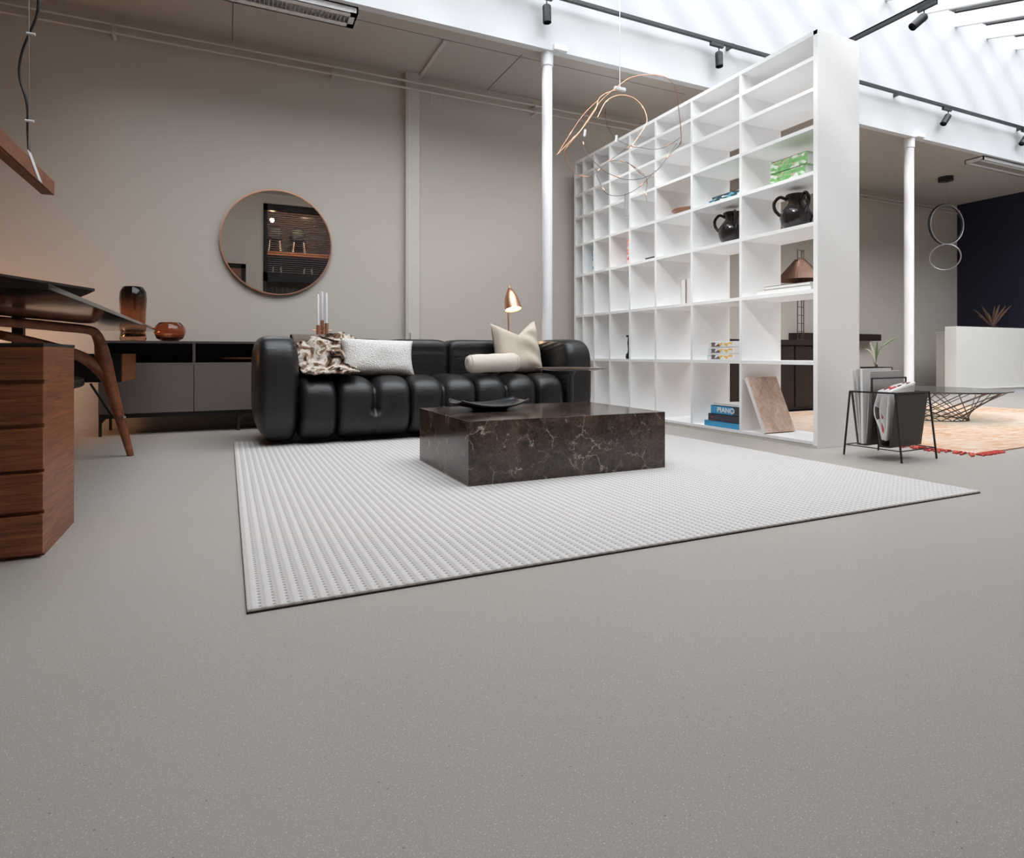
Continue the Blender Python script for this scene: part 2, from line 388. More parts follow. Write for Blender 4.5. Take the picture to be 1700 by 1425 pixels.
def obj(name, mb, m, parent=None, smooth=False, bevel=0.0, loc=None, solid=0.0, angle=35, local=False):
    me = bpy.data.meshes.new(name)
    bm = mb.bm
    base = Vector(loc) if loc is not None else (wloc(parent) if parent and not local else Vector((0, 0, 0)))
    if base.length and not local:
        for v in bm.verts: v.co -= base
    bmesh.ops.recalc_face_normals(bm, faces=bm.faces)
    bm.to_mesh(me); bm.free()
    o = bpy.data.objects.new(name, me); COL.objects.link(o)
    me.materials.append(M[m] if isinstance(m, str) else m)
    if loc is not None and parent is None: o.location = loc
    if parent: o.parent = parent
    if smooth:
        for p in me.polygons: p.use_smooth = True
        if smooth == 'auto':
            me.set_sharp_from_angle(angle=math.radians(angle))
    if solid:
        md = o.modifiers.new('thickness', 'SOLIDIFY'); md.thickness = solid; md.offset = 0
    if bevel:
        md = o.modifiers.new('soft edge', 'BEVEL'); md.width = bevel; md.segments = 2; md.limit_method = 'ANGLE'
    return o
def tag(o, label, cat, group=None, kind=None):
    if label: o['label'] = label
    if cat: o['category'] = cat
    if group: o['group'] = group
    if kind: o['kind'] = kind
    return o
def thing(name, label, cat, loc=(0, 0, 0), group=None):
    o = bpy.data.objects.new(name, None); COL.objects.link(o); o.location = loc; o.empty_display_size = 0.1
    return tag(o, label, cat, group)
def struct(name, mb, m, parent=None, label=None, cat=None, **kw):
    o = obj(name, mb, m, parent, **kw); o['kind'] = 'structure'
    if parent is None: tag(o, label or name.replace('_', ' '), cat or name.split('_')[0])
    return o

# ------------------------------------------------------------------ room shell
XL, XR = -3.2, 13.2         # left wall, navy wall
YF = -0.6                    # wall behind the photographer
YB, YB2, XJ = 6.35, 7.3, 4.75  # back wall, its set-back part, the jog
YS, ZC = 5.25, 3.62          # skylight wall, low ceiling
SX0, SY0 = -.9, 1.0        # skylight starts
SL = math.tan(math.radians(17.0)); ZG = 5.53
def zg(y): return ZG - (YS - y) * SL
T = 0.15
struct('floor', MB().box(XL - T, XR + T, YF - 2.0, YB2 + T, -0.1, 0.0), 'floor', label='grey speckled resin floor', cat='floor')
b = MB(); b.box(XL - T, XJ, YB, YB + T, 0, ZC + .1)
struct('wall_back', b, 'wall', label='beige back wall with the round mirror', cat='wall')
b = MB(); b.box(XJ, XR + T, YB2, YB2 + T, 0, ZC + .1); b.box(XJ - T, XJ, YB + T, YB2 + T, 0, ZC + .1)
struct('wall_back_recess', b, 'wall', label='beige back wall set further back behind the bookshelf', cat='wall')
struct('wall_left', MB().box(XL - T, XL, YF - T, YB, 0, ZC + .1), 'wall', label='beige wall at the left end of the room', cat='wall')
struct('wall_right', MB().box(XR, XR + T, YF - T, YB2, 0, 5.8), 'navy', label='navy blue wall at the right end of the room', cat='wall')
# wall behind the camera with the opening seen in the mirror
WX0, WX1, WZ0, WZ1 = 0.66, 3.1, 0.9, 3.42
b = MB(); b.box(XL, WX0, YF - T, YF, 0, ZC + .1); b.box(WX1, XR, YF - T, YF, 0, ZC + .1); b.box(WX0, WX1, YF - T, YF, 0, WZ0); b.box(WX0, WX1, YF - T, YF, WZ1, ZC + .1)
struct('wall_front', b, 'wall_boosted', label='beige wall facing the mirror, with a display window', cat='wall')
b = MB(); b.box(XL, XJ, YS + .08, YB, ZC, ZC + .1); b.box(XJ, XR, YS + .08, YB2, ZC, ZC + .1); b.box(XL, SX0 - .08, YF, YS + .08, ZC, ZC + .1); b.box(SX0 - .08, XR, YF, SY0 - .08, ZC, ZC + .1)
struct('ceiling', b, 'ceil', label='low beige ceiling around the skylight', cat='ceiling')
b = MB(); b.box(SX0 - .08, XR, YS, YS + .08, ZC, ZG + 0.02)
struct('wall_skylight_back', b, 'white', label='white upper wall under the skylight rafters', cat='wall')
b = MB(); b.box(SX0, XR, SY0 - .08, SY0, ZC, zg(SY0) + .02)
struct('wall_skylight_front', b, 'white', label='low white kerb wall on the near side of the skylight', cat='wall')
b = MB(); b.prism([(SY0 - .08, ZC), (YS + .08, ZC), (YS + .08, ZG + .03), (SY0 - .08, zg(SY0))], SX0 - .08, SX0)
for v in b.bm.verts: v.co = Vector((v.co.z, v.co.x, v.co.y))
struct('wall_skylight_left', b, 'white', label='white end wall of the skylight shaft', cat='wall')
sky = thing('window_1', 'sloping glass skylight on white rafters', 'skylight', (6.0, 3.0, 4.8)); sky['kind'] = 'structure'
def rafter(x):
    m = MB(); m.prism([(SY0 - .02, zg(SY0) - .19), (YS + .02, ZG - .19), (YS + .02, ZG), (SY0 - .02, zg(SY0))], x - .025, x + .025)
    for v in m.bm.verts: v.co = Vector((v.co.z, v.co.x, v.co.y))
    return m
k = 0
RX = [9.465 + .774 * i for i in range(-14, 5)]
for x in RX:
    if SX0 + .1 < x < XR - .1: obj('rafter', rafter(x), 'column', sky)
gb = MB()
for x in RX:
    if SX0 + .1 < x < XR - .1: gb.slab([(x - .035, SY0, zg(SY0) + .012), (x + .035, SY0, zg(SY0) + .012), (x + .035, YS, ZG + .012), (x - .035, YS, ZG + .012)], .03)
obj('glazing_bars', gb, 'column', sky)
obj('pane', MB().slab([(SX0, SY0, zg(SY0) + .005), (XR, SY0, zg(SY0) + .005), (XR, YS, ZG + .005), (SX0, YS, ZG + .005)], .004), 'pane', sky)
# baseboards, pilaster, battens
struct('baseboard_back', MB().box(XL, XJ, YB - .012, YB, 0, .11), 'trimw', label='beige baseboard behind the sideboard', cat='baseboard')
struct('baseboard_back_recess', MB().box(XJ, XR, YB2 - .012, YB2, 0, .11), 'trimw', label='beige baseboard behind the white counter', cat='baseboard')
struct('baseboard_left', MB().box(XL, XL + .012, YF, YB - .012, 0, .11), 'trimw', label='beige baseboard of the left wall', cat='baseboard')
b = MB(); b.box(1.70, 1.85, YB - .07, YB, 0, ZC); b.box(1.72, 1.735, YB - .075, YB - .069, .86, ZC)
struct('trim_1', b, 'trimw', label='beige boxed pilaster on the back wall right of the mirror', cat='pilaster', bevel=.003)
struct('trim_2', MB().box(1.85, 1.885, YS + .25, YB, ZC - .022, ZC), 'trimw', label='raised ceiling batten running from the pilaster', cat='batten')
struct('trim_3', MB().box(.043, .05, YS + .1, YB, ZC - .002, ZC), 'taupe', label='thin ceiling seam near the louvred light', cat='seam')
struct('trim_4', MB().box(2.648, 2.655, YS + .2, YB, ZC - .002, ZC), 'taupe', label='thin ceiling seam near the white column', cat='seam')
struct('trim_5', MB().box(XL, XJ, YS + .245, YS + .25, ZC - .002, ZC), 'taupe', label='thin ceiling seam parallel to the skylight', cat='seam')
struct('trim_6', MB().box(1.745, 1.81, YB - .1, YB - .07,   .80, .875), 'trimw', label='small beige socket box at the foot of the pilaster', cat='socket', bevel=.004)
# columns
def column(x, y, r, label):
    c = thing('steel_column', label, 'column', (x, y, 0))
    obj('shaft', MB().cyl((x, y, 0), r, 0, ZC - .12, 28), 'column', c, smooth='auto')
    obj('collar', MB().lathe([(0, ZC - .13), (r + .008, ZC - .13), (r + .012, ZC - .02), (r + .012, ZC), (0, ZC)], (x, y, 0), 28), 'column', c, smooth='auto')
    obj('base_plate', MB().cyl((x, y, 0), r + .035, 0, .012, 28), 'column', c, smooth='auto')
    obj('bracket', MB().box(x + .02, x + .17, YS - .035, YS, ZC + .005, ZC + .055), 'column', c)
column(2.868, 5.33, .052, 'slim white steel column behind the black sofa')
column(8.53, 5.33, .06, 'slim white steel column near the ring pendant')
# pipes
for z, y, lab in ((3.505, YB - .1, 'upper thin beige pipe along the back wall'), (3.43, YB - .1, 'lower thin beige pipe along the back wall')):
    p = thing('wall_pipe', lab, 'pipe', (1, y, z))
    obj('pipe', MB().rod((XL + .01, y, z), (XJ - .02, y, z), .011), 'trimw', p, smooth='auto')
    for x in (-.9, .95, 3.2): obj('clip', MB().box(x, x + .02, y - .014, YB, z - .02, z + .016), 'trimw', p)
    if z < 3.45:
        for x in (1.97, 2.06): obj('valve_stub', MB().rod((x, y, z), (x, y, z - .12), .008), 'trimw', p)
for z, y, lab in ((3.49, YB2 - .06, 'upper thin pipe behind the ring pendant'), (3.43, YB2 - .06, 'lower thin pipe behind the ring pendant')):
    p = thing('wall_pipe', lab, 'pipe', (9, y, z))
    obj('pipe', MB().rod((XJ + .02, y, z), (XR - .02, y, z), .011), 'trimw', p, smooth='auto')
    for x in (7.0, 10.4): obj('clip', MB().box(x, x + .02, y - .014, YB2, z - .02, z + .016), 'trimw', p)
# louvred ceiling lights
def louvre(x0, x1, label):
    y0, y1 = YS + .05, YS + .31; z = ZC - .06
    f = thing('ceiling_light', label, 'ceiling light', ((x0 + x1) / 2, (y0 + y1) / 2, ZC))
    m = MB(); m.box(x0, x1, y0, y0 + .015, z, ZC); m.box(x0, x1, y1 - .015, y1, z, ZC); m.box(x0, x0 + .015, y0, y1, z, ZC); m.box(x1 - .015, x1, y0, y1, z, ZC); m.box(x0, x1, y0, y1, ZC - .012, ZC)
    m.box(x0, x1, y0, y0 + .07, z, z + .004); m.box(x0, x1, y1 - .07, y1, z, z + .004); m.box(x1 - .06, x1, y0, y1, z, z + .004)
    obj('housing', m, 'column', f)
    g = MB(); n = int((x1 - x0) / .034)
    for i in range(n):
        x = x0 + .03 + i * .034
        if x < x1 - .07: g.box(x, x + .006, y0 + .07, y1 - .07, z + .002, z + .03)
    obj('louvre', g, 'grid', f)
louvre(-.5, 1.02, 'louvred ceiling light left of the skylight wall')
louvre(10.25, 11.9, 'louvred ceiling light above the navy corner')

# ------------------------------------------------------------------ track lights
TZ, TY = 4.075, YS - .1
def rail(name, a, b, label):
    a, b = Vector(a), Vector(b); t = thing(name, label, 'light track', (a + b) / 2)
    d = (b - a).normalized(); s = Vector((0, 0, 1)).cross(d).normalized() * .018
    obj('rail', MB().slab([a - s, b - s, b + s, a + s], .034), 'track', t)
    for u in (.1, .35, .6, .85):
        p = a.lerp(b, u); obj('hanger', MB().rod(p + Vector((0, 0, .03)), p + Vector((0, 0, .06)), .006) if d.y > .5 else MB().box(p.x - .015, p.x + .015, p.y, YS, p.z + .01, p.z + .05), 'track', t)
    return t
rail('light_track', (1.0, TY, TZ), (12.8, TY, TZ), 'long black light track on the white upper wall')
p2a = onz(1408, 73, TZ); p2b = onz(1565, 3, TZ)
k2 = (p2b.x - p2a.x) / (p2b.y - p2a.y); X2 = lambda y: p2a.x
rail('light_track', (p2a.x, TY - .045, TZ), (p2a.x, 1.6, TZ), 'black light track running over the bookshelf end towards the viewer')
def spot(p, d, along, label):
    """p: point of the rail underside; d: direction of the head"""
    p = Vector(p); d = Vector(d).normalized(); al = Vector(along)
    t = thing('track_spotlight', label, 'spotlight', p)
    s = Vector((0, 0, 1)).cross(al).normalized() * .017; a = al * .09
    q = p + Vector((0, 0, -.04))
    obj('adapter', MB().slab([q - a - s, q + a - s, q + a + s, q - a + s], .04), 'track', t, bevel=.003)
    j = q + al * .03 + Vector((0, 0, -.045)); c = j + Vector((0, 0, -.02))
    obj('stem', MB().rod(q + al * .03, c, .006), 'black', t)
    obj('head', MB().lathe([(0, -.012), (.03, -.012), (.041, 0), (.041, .155), (.037, .155), (.032, .13), (0, .13)], c + (-d) * .0 + d * .0, 24, axis=d), 'black', t, smooth='auto')
    obj('lamp_ring', MB().lathe([(.041, .02), (.0425, .022), (.0425, .026), (.041, .028)], c, 24, axis=d), 'track', t, smooth='auto')
def px_track(px): return ony(px, 0, TY).x
spot((px_track(903), TY, TZ), (.02, -.02, -1), (1, 0, 0), 'black spotlight pointing straight down above the first white column')
spot((px_track(1190), TY, TZ), (-.05, -.1, -1), (1, 0, 0), 'black spotlight on the track left of the bookshelf top')
spot((px_track(1572), TY, TZ), (-.75, .1, -1), (1, 0, 0), 'small black spotlight tilted left above the second white column')
spot((px_track(1702), TY, TZ), (-.9, .1, -1), (1, 0, 0), 'black spotlight cut by the right edge of the photo')
ps = onz(1546, 10, TZ)
spot((p2a.x, ps.y, TZ), (-.75, .35, -.72), (0, 1, 0), 'black spotlight tilted left on the track nearest the rafters')

# ------------------------------------------------------------------ rug, coffee table, tray
RZ = .012
rug = obj('area_rug', MB().box(.045, 3.185, 1.662, 4.87, .0, RZ), 'rug', loc=(1.6, 3.2, 0), bevel=.004)
shadow_line = obj('backing_and_shadow_line', MB().box(.044, 3.186, 1.661, 4.871, .0, .005), 'wenge', rug)  # dark strip around the rug's lower edge paints its shadow line
tag(rug, 'large ribbed ivory area rug under the marble coffee table', 'rug')
TT = .325
ct = obj('coffee_table', MB().box(1.053, 2.235, 2.754, 3.575, RZ, TT), 'marble', loc=(1.64, 3.16, RZ), bevel=.002)
tag(ct, 'low solid block coffee table of dark brown veined marble', 'coffee table')
tc = onz(790, 681, TT)
def traymesh():
    m = MB()
    def f(u, v):
        a, b = 2 * u - 1, 2 * v - 1
        z = .012 + .034 * abs(a) ** 2.2 + .02 * abs(b) ** 3
        return Vector((a * .235 * (1 - .1 * b * b), b * .15 * (1 - .35 * a * a), z))
    m.sheet(f, 24, 14)
    return m
ty = obj('serving_tray', traymesh(), 'plate', smooth=True, solid=.008)
ty.location = (1.385, 3.28, TT - .001 + .002); ty.rotation_euler = (0, 0, .06)
ft = MB(); ft.lathe([(0, 0), (.1, 0), (.11, .01), (0, .012)], (0, 0, 0), 24)
obj('foot', ft, 'plate', ty, local=True, smooth='auto')
tag(ty, 'black boat shaped serving tray on the marble coffee table', 'tray')

# ------------------------------------------------------------------ sofa
SXA, SXB = .165, 2.865      # outer ends
AW = .30                     # arm width
SF, SB = 4.44, 5.215         # front, back
sofa = thing('leather_sofa', 'long black leather sofa with bulging channelled seat', 'sofa', (1.5, 4.85, RZ))
def groove(c, zp, n_lobes, half):
    w = 2 * half.x / n_lobes
    def fn(p, q):
        if n_lobes < 2: return p
        g = 0
        for i in range(1, n_lobes):
            xs = -half.x + i * w
            dx = abs(p.x - xs)
            g = max(g, math.exp(-(dx / .03) ** 1.1))
            gt = math.exp(-(dx / .004) ** 2)
        zz = p.z + c.z
        up = min(1, max(0, (zz - (zp - .06)) / .09))
        amt = .055 * up * g + .008 * (1 - up) * gt + .03 * math.exp(-((zz - zp) / .035) ** 2) * g
        nrm = Vector((0, q.y ** 3, q.z ** 3)); 
        if nrm.length > 1e-6: nrm.normalize()
        return p - nrm * amt
    return fn
def wrink(amp, sc):
    def f(p):
        return noise.noise(Vector((p.x * sc[0], p.y * sc[1], p.z * sc[2]))) * amp
    return f
LOBE = (SXB - SXA - 2 * AW + .02) / 8
xs0 = SXA + AW - .01
mods = [(0, 1), (1, 2), (3, 2), (5, 2), (7, 1)]
for i0, nl in mods:
    x0 = xs0 + i0 * LOBE; x1 = x0 + nl * LOBE
    c = Vector(((x0 + x1) / 2, (SF + 5.10) / 2, .232 + RZ)); h = Vector(((x1 - x0) / 2 + .006, (5.10 - SF) / 2, .232))
    g = groove(c, .25, nl, h)
    def fn(p, q, g=g, h=h, c=c):
        p = g(p, q)
        # tuck the front under at the floor, crown the top
        lo = max(0, -q.z); p.y += .10 * lo ** 3 * (1 if q.y < 0 else 0)
        if q.z > .3: p.z += .012 * (1 - (2 * ((p.x + h.x) / (2 * h.x) * nl % 1.0) - 1) ** 2)
        return p
    ex = 9.0 if nl == 2 else 5.0
    obj('seat_cushion', MB().puff(c, h, e=ex, e2=3.6, n=34, fn=fn), 'leather', sofa, smooth=True)
for sg in (-1, 1):
    xa, xb = (SXA, SXA + AW) if sg < 0 else (SXB - AW, SXB)
    c = Vector(((xa + xb) / 2, (SF + SB) / 2, .384 + RZ)); h = Vector((AW / 2, (SB - SF) / 2, .384))
    def fn(p, q, sg=sg):
        lo = max(0, -q.z)
        p.y += .08 * lo ** 3 * (1 if q.y < 0 else 0)
        p.x += -sg * .10 * lo ** 4 * max(0, q.x * sg)
        inn = max(0, -q.x * sg)
        if inn > .4 and p.z > -.1:   # gathered folds on the inner edge
            p += Vector((0, 1, 0)) * 0 + Vector((sg * .006, 0, 0)) * math.sin(p.z * 150 + p.y * 30) * inn
        return p
    obj('armrest', MB().puff(c, h, e=4.6, n=36, fn=fn), 'leather_p', sofa, smooth=True)
edges = [.44, .66, 1.186, 1.712, 2.238, 2.60]
for x0, x1 in zip(edges, edges[1:]):
    c = Vector(((x0 + x1) / 2, (4.93 + SB) / 2, .52 + RZ)); h = Vector(((x1 - x0) / 2 + .003, (SB - 4.93) / 2, .242))
    def fn(p, q):
        d = math.exp(-((p.z - .145) / .006) ** 2) * (1 if q.y < -.3 else 0)
        p.y += .006 * d; return p
    obj('backrest', MB().puff(c, h, e=7, n=26, fn=fn), 'leather', sofa, smooth=True)
obj('base', MB().box(SXA + .18, SXB - .18, SF + .2, SB - .1, RZ, .12), 'blackmat', sofa)

# cushions
def pillow_obj(name, w, h, t, mat, loc, rot, label, fn=None, group=None, piping=None):
    o = obj(name, MB().pillow(w, h, t, 26, fn), mat, smooth=True, local=True)
    o.location = loc; o.rotation_euler = rot
    return tag(o, label, 'cushion', group)
def soft(p, a, b, sg):
    k = noise.noise(Vector((p.x * 7, sg * 3, p.z * 7))) * .012 * (1 - a * a) * (1 - b * b)
    return p + Vector((0, k * sg, 0))
lc = atd(629, 600, 4.86)
pillow_obj('lumbar_cushion', .575, .30, .17, 'boucle', (1.07, 4.77, .622), (-.32, .03, 0), 'oblong white bouclé cushion leaning on the black sofa'.replace('é', 'e'), soft)
def chop(p, a, b, sg):
    d = max(0, 1 - abs(a + .10) / .98) ** 1.15
    p = soft(p, a, b, sg)
    p.z -= .135 * d * max(0, (b + .2) / 1.2) ** 2.0
    p.y += sg * .02 * d * max(0, b)
    if a > .2: p.z += .02 * a * max(0, b)
    p.y += .010 * math.sin(9 * b + 5 * a + 2) * max(0, a) * (1 - a * a) * 3
    return p
pillow_obj('square_cushion', .45, .47, .2, 'linen', (2.285, 4.80, .70), (-.30, 0, .06), 'beige linen square cushion with a dented top edge', chop)
bol = thing('bolster_cushion', 'small pale cylindrical bolster cushion in front of the square cushion', 'cushion', (1.96, 4.575, .49 + RZ))
br = .075; prof = []
for i in range(17):
    u = i / 16; e = 1 - abs(2 * u - 1) ** 14
    prof.append((br * (.80 + .20 * e) * (1 - .02 * math.sin(u * 20)), (u - .5) * .44))
m = MB(); m.lathe([(0, -.215), (.03, -.222)] + prof + [(.03, .222), (0, .215)], (1.96, 4.575, .49 + br + RZ), 32, axis=(1, -.02, .035))
obj('cover', m, 'linen_l', bol, smooth=True)
for q in (-.193, .193): obj('piping', MB().lathe([(br * .985, q - .003), (br * 1.0, q), (br * .985, q + .003)], (1.96, 4.575, .49 + br + RZ), 32, axis=(1, -.02, .035)), 'linen', bol, smooth=True)
# throws
def hidef(u, v):
    # u along x, v from sofa back down to the seat
    prof = [(4.99, .775), (4.89, .72), (4.80, .60), (4.76, .545), (4.64, .50), (4.50, .492)]
    s = v * (len(prof) - 1); i = min(int(s), len(prof) - 2); f = s - i
    y = prof[i][0] * (1 - f) + prof[i + 1][0] * f; z = prof[i][1] * (1 - f) + prof[i + 1][1] * f
    z -= .05 * max(0, .55 - u) * (1 - v) * 2
    x = .49 + .40 * u + .05 * math.sin(v * 5) * (u - .4)
    n1 = noise.noise(Vector((u * 3.2, v * 3.0, 1.7))); n2 = noise.noise(Vector((u * 8, v * 8, 4.1)))
    r = abs(n1) * .075 + n2 * .022
    x += n2 * .04
    return Vector((x, y - .03 - r * .8, z + .02 + r * .55))
hd = obj('fur_throw', MB().sheet(hidef, 46, 46), 'hide', smooth=True, solid=.012)
tag(hd, 'crumpled spotted cream fur throw on the left end of the sofa', 'throw')
def suede(u, v):
    prof = [(5.24, .66), (5.235, .74), (5.20, .795), (5.08, .802), (4.95, .795), (4.915, .76), (4.905, .66), (4.90, .60)]
    s = v * (len(prof) - 1); i = min(int(s), len(prof) - 2); f = s - i
    y = prof[i][0] * (1 - f) + prof[i + 1][0] * f; z = prof[i][1] * (1 - f) + prof[i + 1][1] * f
    return Vector((.455 + .33 * u + .006 * math.sin(v * 9), y + .004 * math.sin(u * 16), z + .003 * noise.noise(Vector((u * 6, v * 6, 0)))))
sd = obj('blanket', MB().sheet(suede, 20, 28), 'suede', smooth=True, solid=.008)
tag(sd, 'taupe blanket folded over the sofa back behind the fur throw', 'blanket')

# side table in front of the sofa's right end
stx, sty = 2.42, 4.10; sz = .545
pL, pR = onz(890, 610, sz), onz(1008, 609, sz)
st = thing('side_table', 'round brown marble side table on a black stem by the sofa', 'side table', (stx, sty, RZ))
obj('tabletop', MB().lathe([(0, sz - .022), (.20, sz - .022), (.272, sz - .008), (.275, sz), (0, sz)], (stx, sty, 0), 48), 'marble_t', st, smooth='auto')
obj('stem', MB().lathe([(.014, RZ + .01), (.014, sz - .07), (.035, sz - .03), (.05, sz - .022)], (stx, sty, 0), 20), 'black', st, smooth='auto')
obj('base_disc', MB().lathe([(0, RZ), (.15, RZ), (.15, RZ + .008), (.02, RZ + .014), (0, RZ + .014)], (stx, sty, 0), 32), 'black', st, smooth='auto')

# ------------------------------------------------------------------ sideboard and what stands on it
BX0, BX1, BY0, BY1 = -.91, 1.60, 5.69, 6.2
sb = thing('sideboard', 'long low taupe sideboard with open niches behind the sofa', 'sideboard', (.35, 5.95, 0))
zt, zb, zs = .756, .172, .578
m = MB(); m.box(BX0, BX1, BY0, BY1, zt - .018, zt); obj('top_board', m, 'taupe_d', sb)
m = MB(); m.box(BX0, BX0 + .018, BY0, BY1, zb, zt - .018); m.box(BX1 - .018, BX1, BY0, BY1, zb, zt - .018); m.box(BX0, BX1, BY0, BY1, zb, zb + .012); m.box(BX0, BX1, BY1 - .015, BY1, zb, zt - .018)
for x in (-.247, .419, 1.085): m.box(x - .010, x + .010, BY0, BY1, zb, zt - .018)
obj('carcass', m, 'taupe_d', sb)
obj('niche_shelf', MB().box(BX0 + .018, BX1 - .018, BY0 - .002, BY1 - .015, zs - .016, zs), 'taupe', sb)
dx = [BX0, -.247, .419, 1.085, BX1]
for a, c2 in zip(dx, dx[1:]): obj('door', MB().box(a + .003, c2 - .003, BY0 - .018, BY0, zb + .006, zs - .018), 'taupe', sb, bevel=.0015)
m = MB(); m.box(BX0, BX1, BY0 + .01, BY0 + .03, zb - .032, zb); m.box(BX0, BX1, BY1 - .03, BY1 - .01, zb - .032, zb)
for x in (BX0, BX1 - .02): m.box(x, x + .02, BY0 + .01, BY1 - .01, zb - .032, zb)
obj('base_frame', m, 'black', sb)
for x in (BX0, .08, BX1 - .02):
    for y in (BY0 + .01, BY1 - .03):
        g = MB(); g.box(x, x + .02, y, y + .02, 0, zb - .03)
        if x < .5: g.slab([(x + .02, y, zb - .032), (x + .02, y, zb - .07), (x + .05, y, zb - .032)], -.02)
        obj('leg', g, 'black', sb)
vz = obj('tall_vase', MB().lathe([(0, 0), (.085, 0), (.098, .02), (.090, .07), (.090, .12), (.094, .24), (.100, .35), (.094, .41), (.075, .445), (.068, .452), (.062, .448), (.070, .435), (.088, .405), (.093, .35), (.087, .24), (.083, .12), (.08, .05), (.0, .03)], (0, 0, 0), 40), 'vase', smooth=True)
vp = ony(221, 563, 5.93); vz.location = (vp.x, 5.93, zt + .001); tag(vz, 'tall smoked amber glass vase on the sideboard', 'vase')
v2 = obj('round_vase', MB().lathe([(0, 0), (.06, 0), (.10, .025), (.122, .075), (.115, .12), (.085, .155), (.080, .16), (.074, .156), (.104, .118), (.112, .075), (.09, .03), (0, .015)], (0, 0, 0), 40), 'vase2', smooth=True)
vp = ony(282, 565, 5.93); v2.location = (vp.x, 5.93, zt + .001); tag(v2, 'squat round amber glass vase on the sideboard', 'vase')
bp = ony(395, 598, 5.9)
bw = obj('shallow_bowl', MB().lathe([(0, .004), (.06, 0), (.13, .022), (.17, .036), (.165, .04), (.12, .028), (0, .012)], (0, 0, 0), 32), 'walnut_s', smooth=True)
bw.location = (bp.x + .02, 5.92, zs + .001); tag(bw, 'flat wooden bowl in the sideboard niche beside the sofa', 'bowl')
# candle holder
cy = 5.93
cp = ony(534, 562, cy); 
pl = obj('small_dish', MB().lathe([(0, 0), (.10, 0), (.115, .012), (.11, .014), (0, .006)], (0, 0, 0), 32), 'candle', smooth='auto'); pl.location = (cp.x, cy, zt + .001)
tag(pl, 'small white dish under the copper candle holder', 'dish')
ZB = zt + .0145
ch = thing('candle_holder', 'copper candle holder with three cups behind the sofa', 'candle holder', (cp.x, cy, ZB))
spots = [(528, 540, 487, -.03), (535, 532, 483, .04), (542, 537, 485, -.01)]
cups = []
for px, pc, ptop, dy in spots:
    q = ony(px, pc, cy + dy); cups.append(q)
    obj('cup', MB().lathe([(0, ZB), (.018, ZB), (.018, q.z), (.013, q.z), (.013, q.z - .02), (0, q.z - .02)], (q.x, q.y, 0), 18), 'copper', ch, smooth='auto')
zb_ = ZB + .07
m = MB()
for a, c2, z in ((0, 1, .09), (1, 2, .13), (0, 2, .05)):
    A, B = cups[a], cups[c2]; m.rod((A.x, A.y, ZB + z), (B.x, B.y, ZB + z), .007)
for A, ang in zip(cups, (PI, .8, -.2)):
    for z in (.05, .10): m.rod((A.x, A.y, ZB + z), (A.x + .05 * math.cos(ang), A.y + .05 * math.sin(ang), ZB + z), .006)
obj('connector', m, 'copper', ch, smooth='auto')
m = MB(); m.box(cp.x - .07, cp.x + .07, cy - .05, cy + .06, ZB - .001, ZB + .008); obj('foot', m, 'copper', ch, bevel=.003)
for (px, pc, ptop, dy), q, lab in zip(spots, cups, ('leftmost and lowest of the three white taper candles', 'middle and tallest of the three white taper candles', 'rightmost of the three white taper candles')):
    zt2 = ony(px, ptop, q.y).z
    cd = thing('taper_candle', lab, 'candle', (q.x, q.y, q.z - .019), 'candles in the copper holder')
    obj('wax', MB().lathe([(0, q.z - .019), (.0115, q.z - .019), (.011, zt2 - .03), (.006, zt2 - .006), (0, zt2 - .004)], (q.x, q.y, 0), 16), 'candle', cd, smooth='auto')
    obj('wick', MB().rod((q.x, q.y, zt2 - .006), (q.x + .001, q.y, zt2 + .006), .0012, 6), 'blackmat', cd)

# mirror
mr = thing('round_mirror', 'large round wall mirror with a thin copper frame', 'mirror', (.445, YB - .035, 1.728))
mr.rotation_euler = (math.radians(1.0), 0, 0)
R = .50
obj('glass', MB().lathe([(0, 0), (R - .004, 0), (R - .004, .006), (0, .006)], (0, 0, 0), 96, axis=(0, -1, 0)), 'mirror', mr, local=True, smooth='auto')
obj('frame', MB().lathe([(R - .004, -.012), (R + .008, -.012), (R + .008, .016), (R - .004, .016), (R - .004, -.012)], (0, 0, 0), 96, axis=(0, -1, 0)), 'copper', mr, local=True, smooth='auto')
obj('backing_and_shadow_line', MB().lathe([(0, -.02), (R - .08, -.02), (R - .08, 0), (0, 0)], (0, 0, 0), 48, axis=(0, -1, 0)), 'blackmat', mr, local=True, smooth='auto')

# floor lamp behind the sofa
fx, fy = 2.535, 5.45
fx = ony(846, 540, fy).x
fl_ = thing('floor_lamp', 'copper floor lamp with a lit bullet shade behind the sofa', 'lamp', (fx, fy, 0))
ztop = ony(846, 475, fy).z; zbot = ony(848, 510, fy).z
ax = Vector((.05, -.30, -1)).normalized(); L = (ztop - zbot) + .04
tip = Vector((fx - .005, fy, ztop))
rs = .083
obj('shade', MB().lathe([(0, 0), (.008, 0), (.009, .022), (.022, .03), (.045, .075), (.068, .135), (.080, .20), (.083, .245), (.080, .245), (.064, .135), (.04, .075), (0, .04)], tip, 36, axis=ax), 'copper', fl_, smooth='auto')
obj('bulb', MB().lathe([(0, .10), (.03, .12), (.062, .17), (.074, .222), (.06, .236), (0, .24)], tip, 24, axis=ax), 'bulb', fl_, smooth=True)
obj('stem', MB().tube([(fx, fy + .01, .02), (fx, fy + .012, .6), (fx - .002, fy + .03, ztop - .22), (fx - .003, fy + .03, ztop - .1), tip + ax * .06], .0075, 10, 6), 'copper', fl_, smooth='auto')
obj('base', MB().lathe([(0, 0), (.13, 0), (.13, .014), (.012, .022), (0, .022)], (fx, fy + .01, 0), 36), 'copper', fl_, smooth='auto')

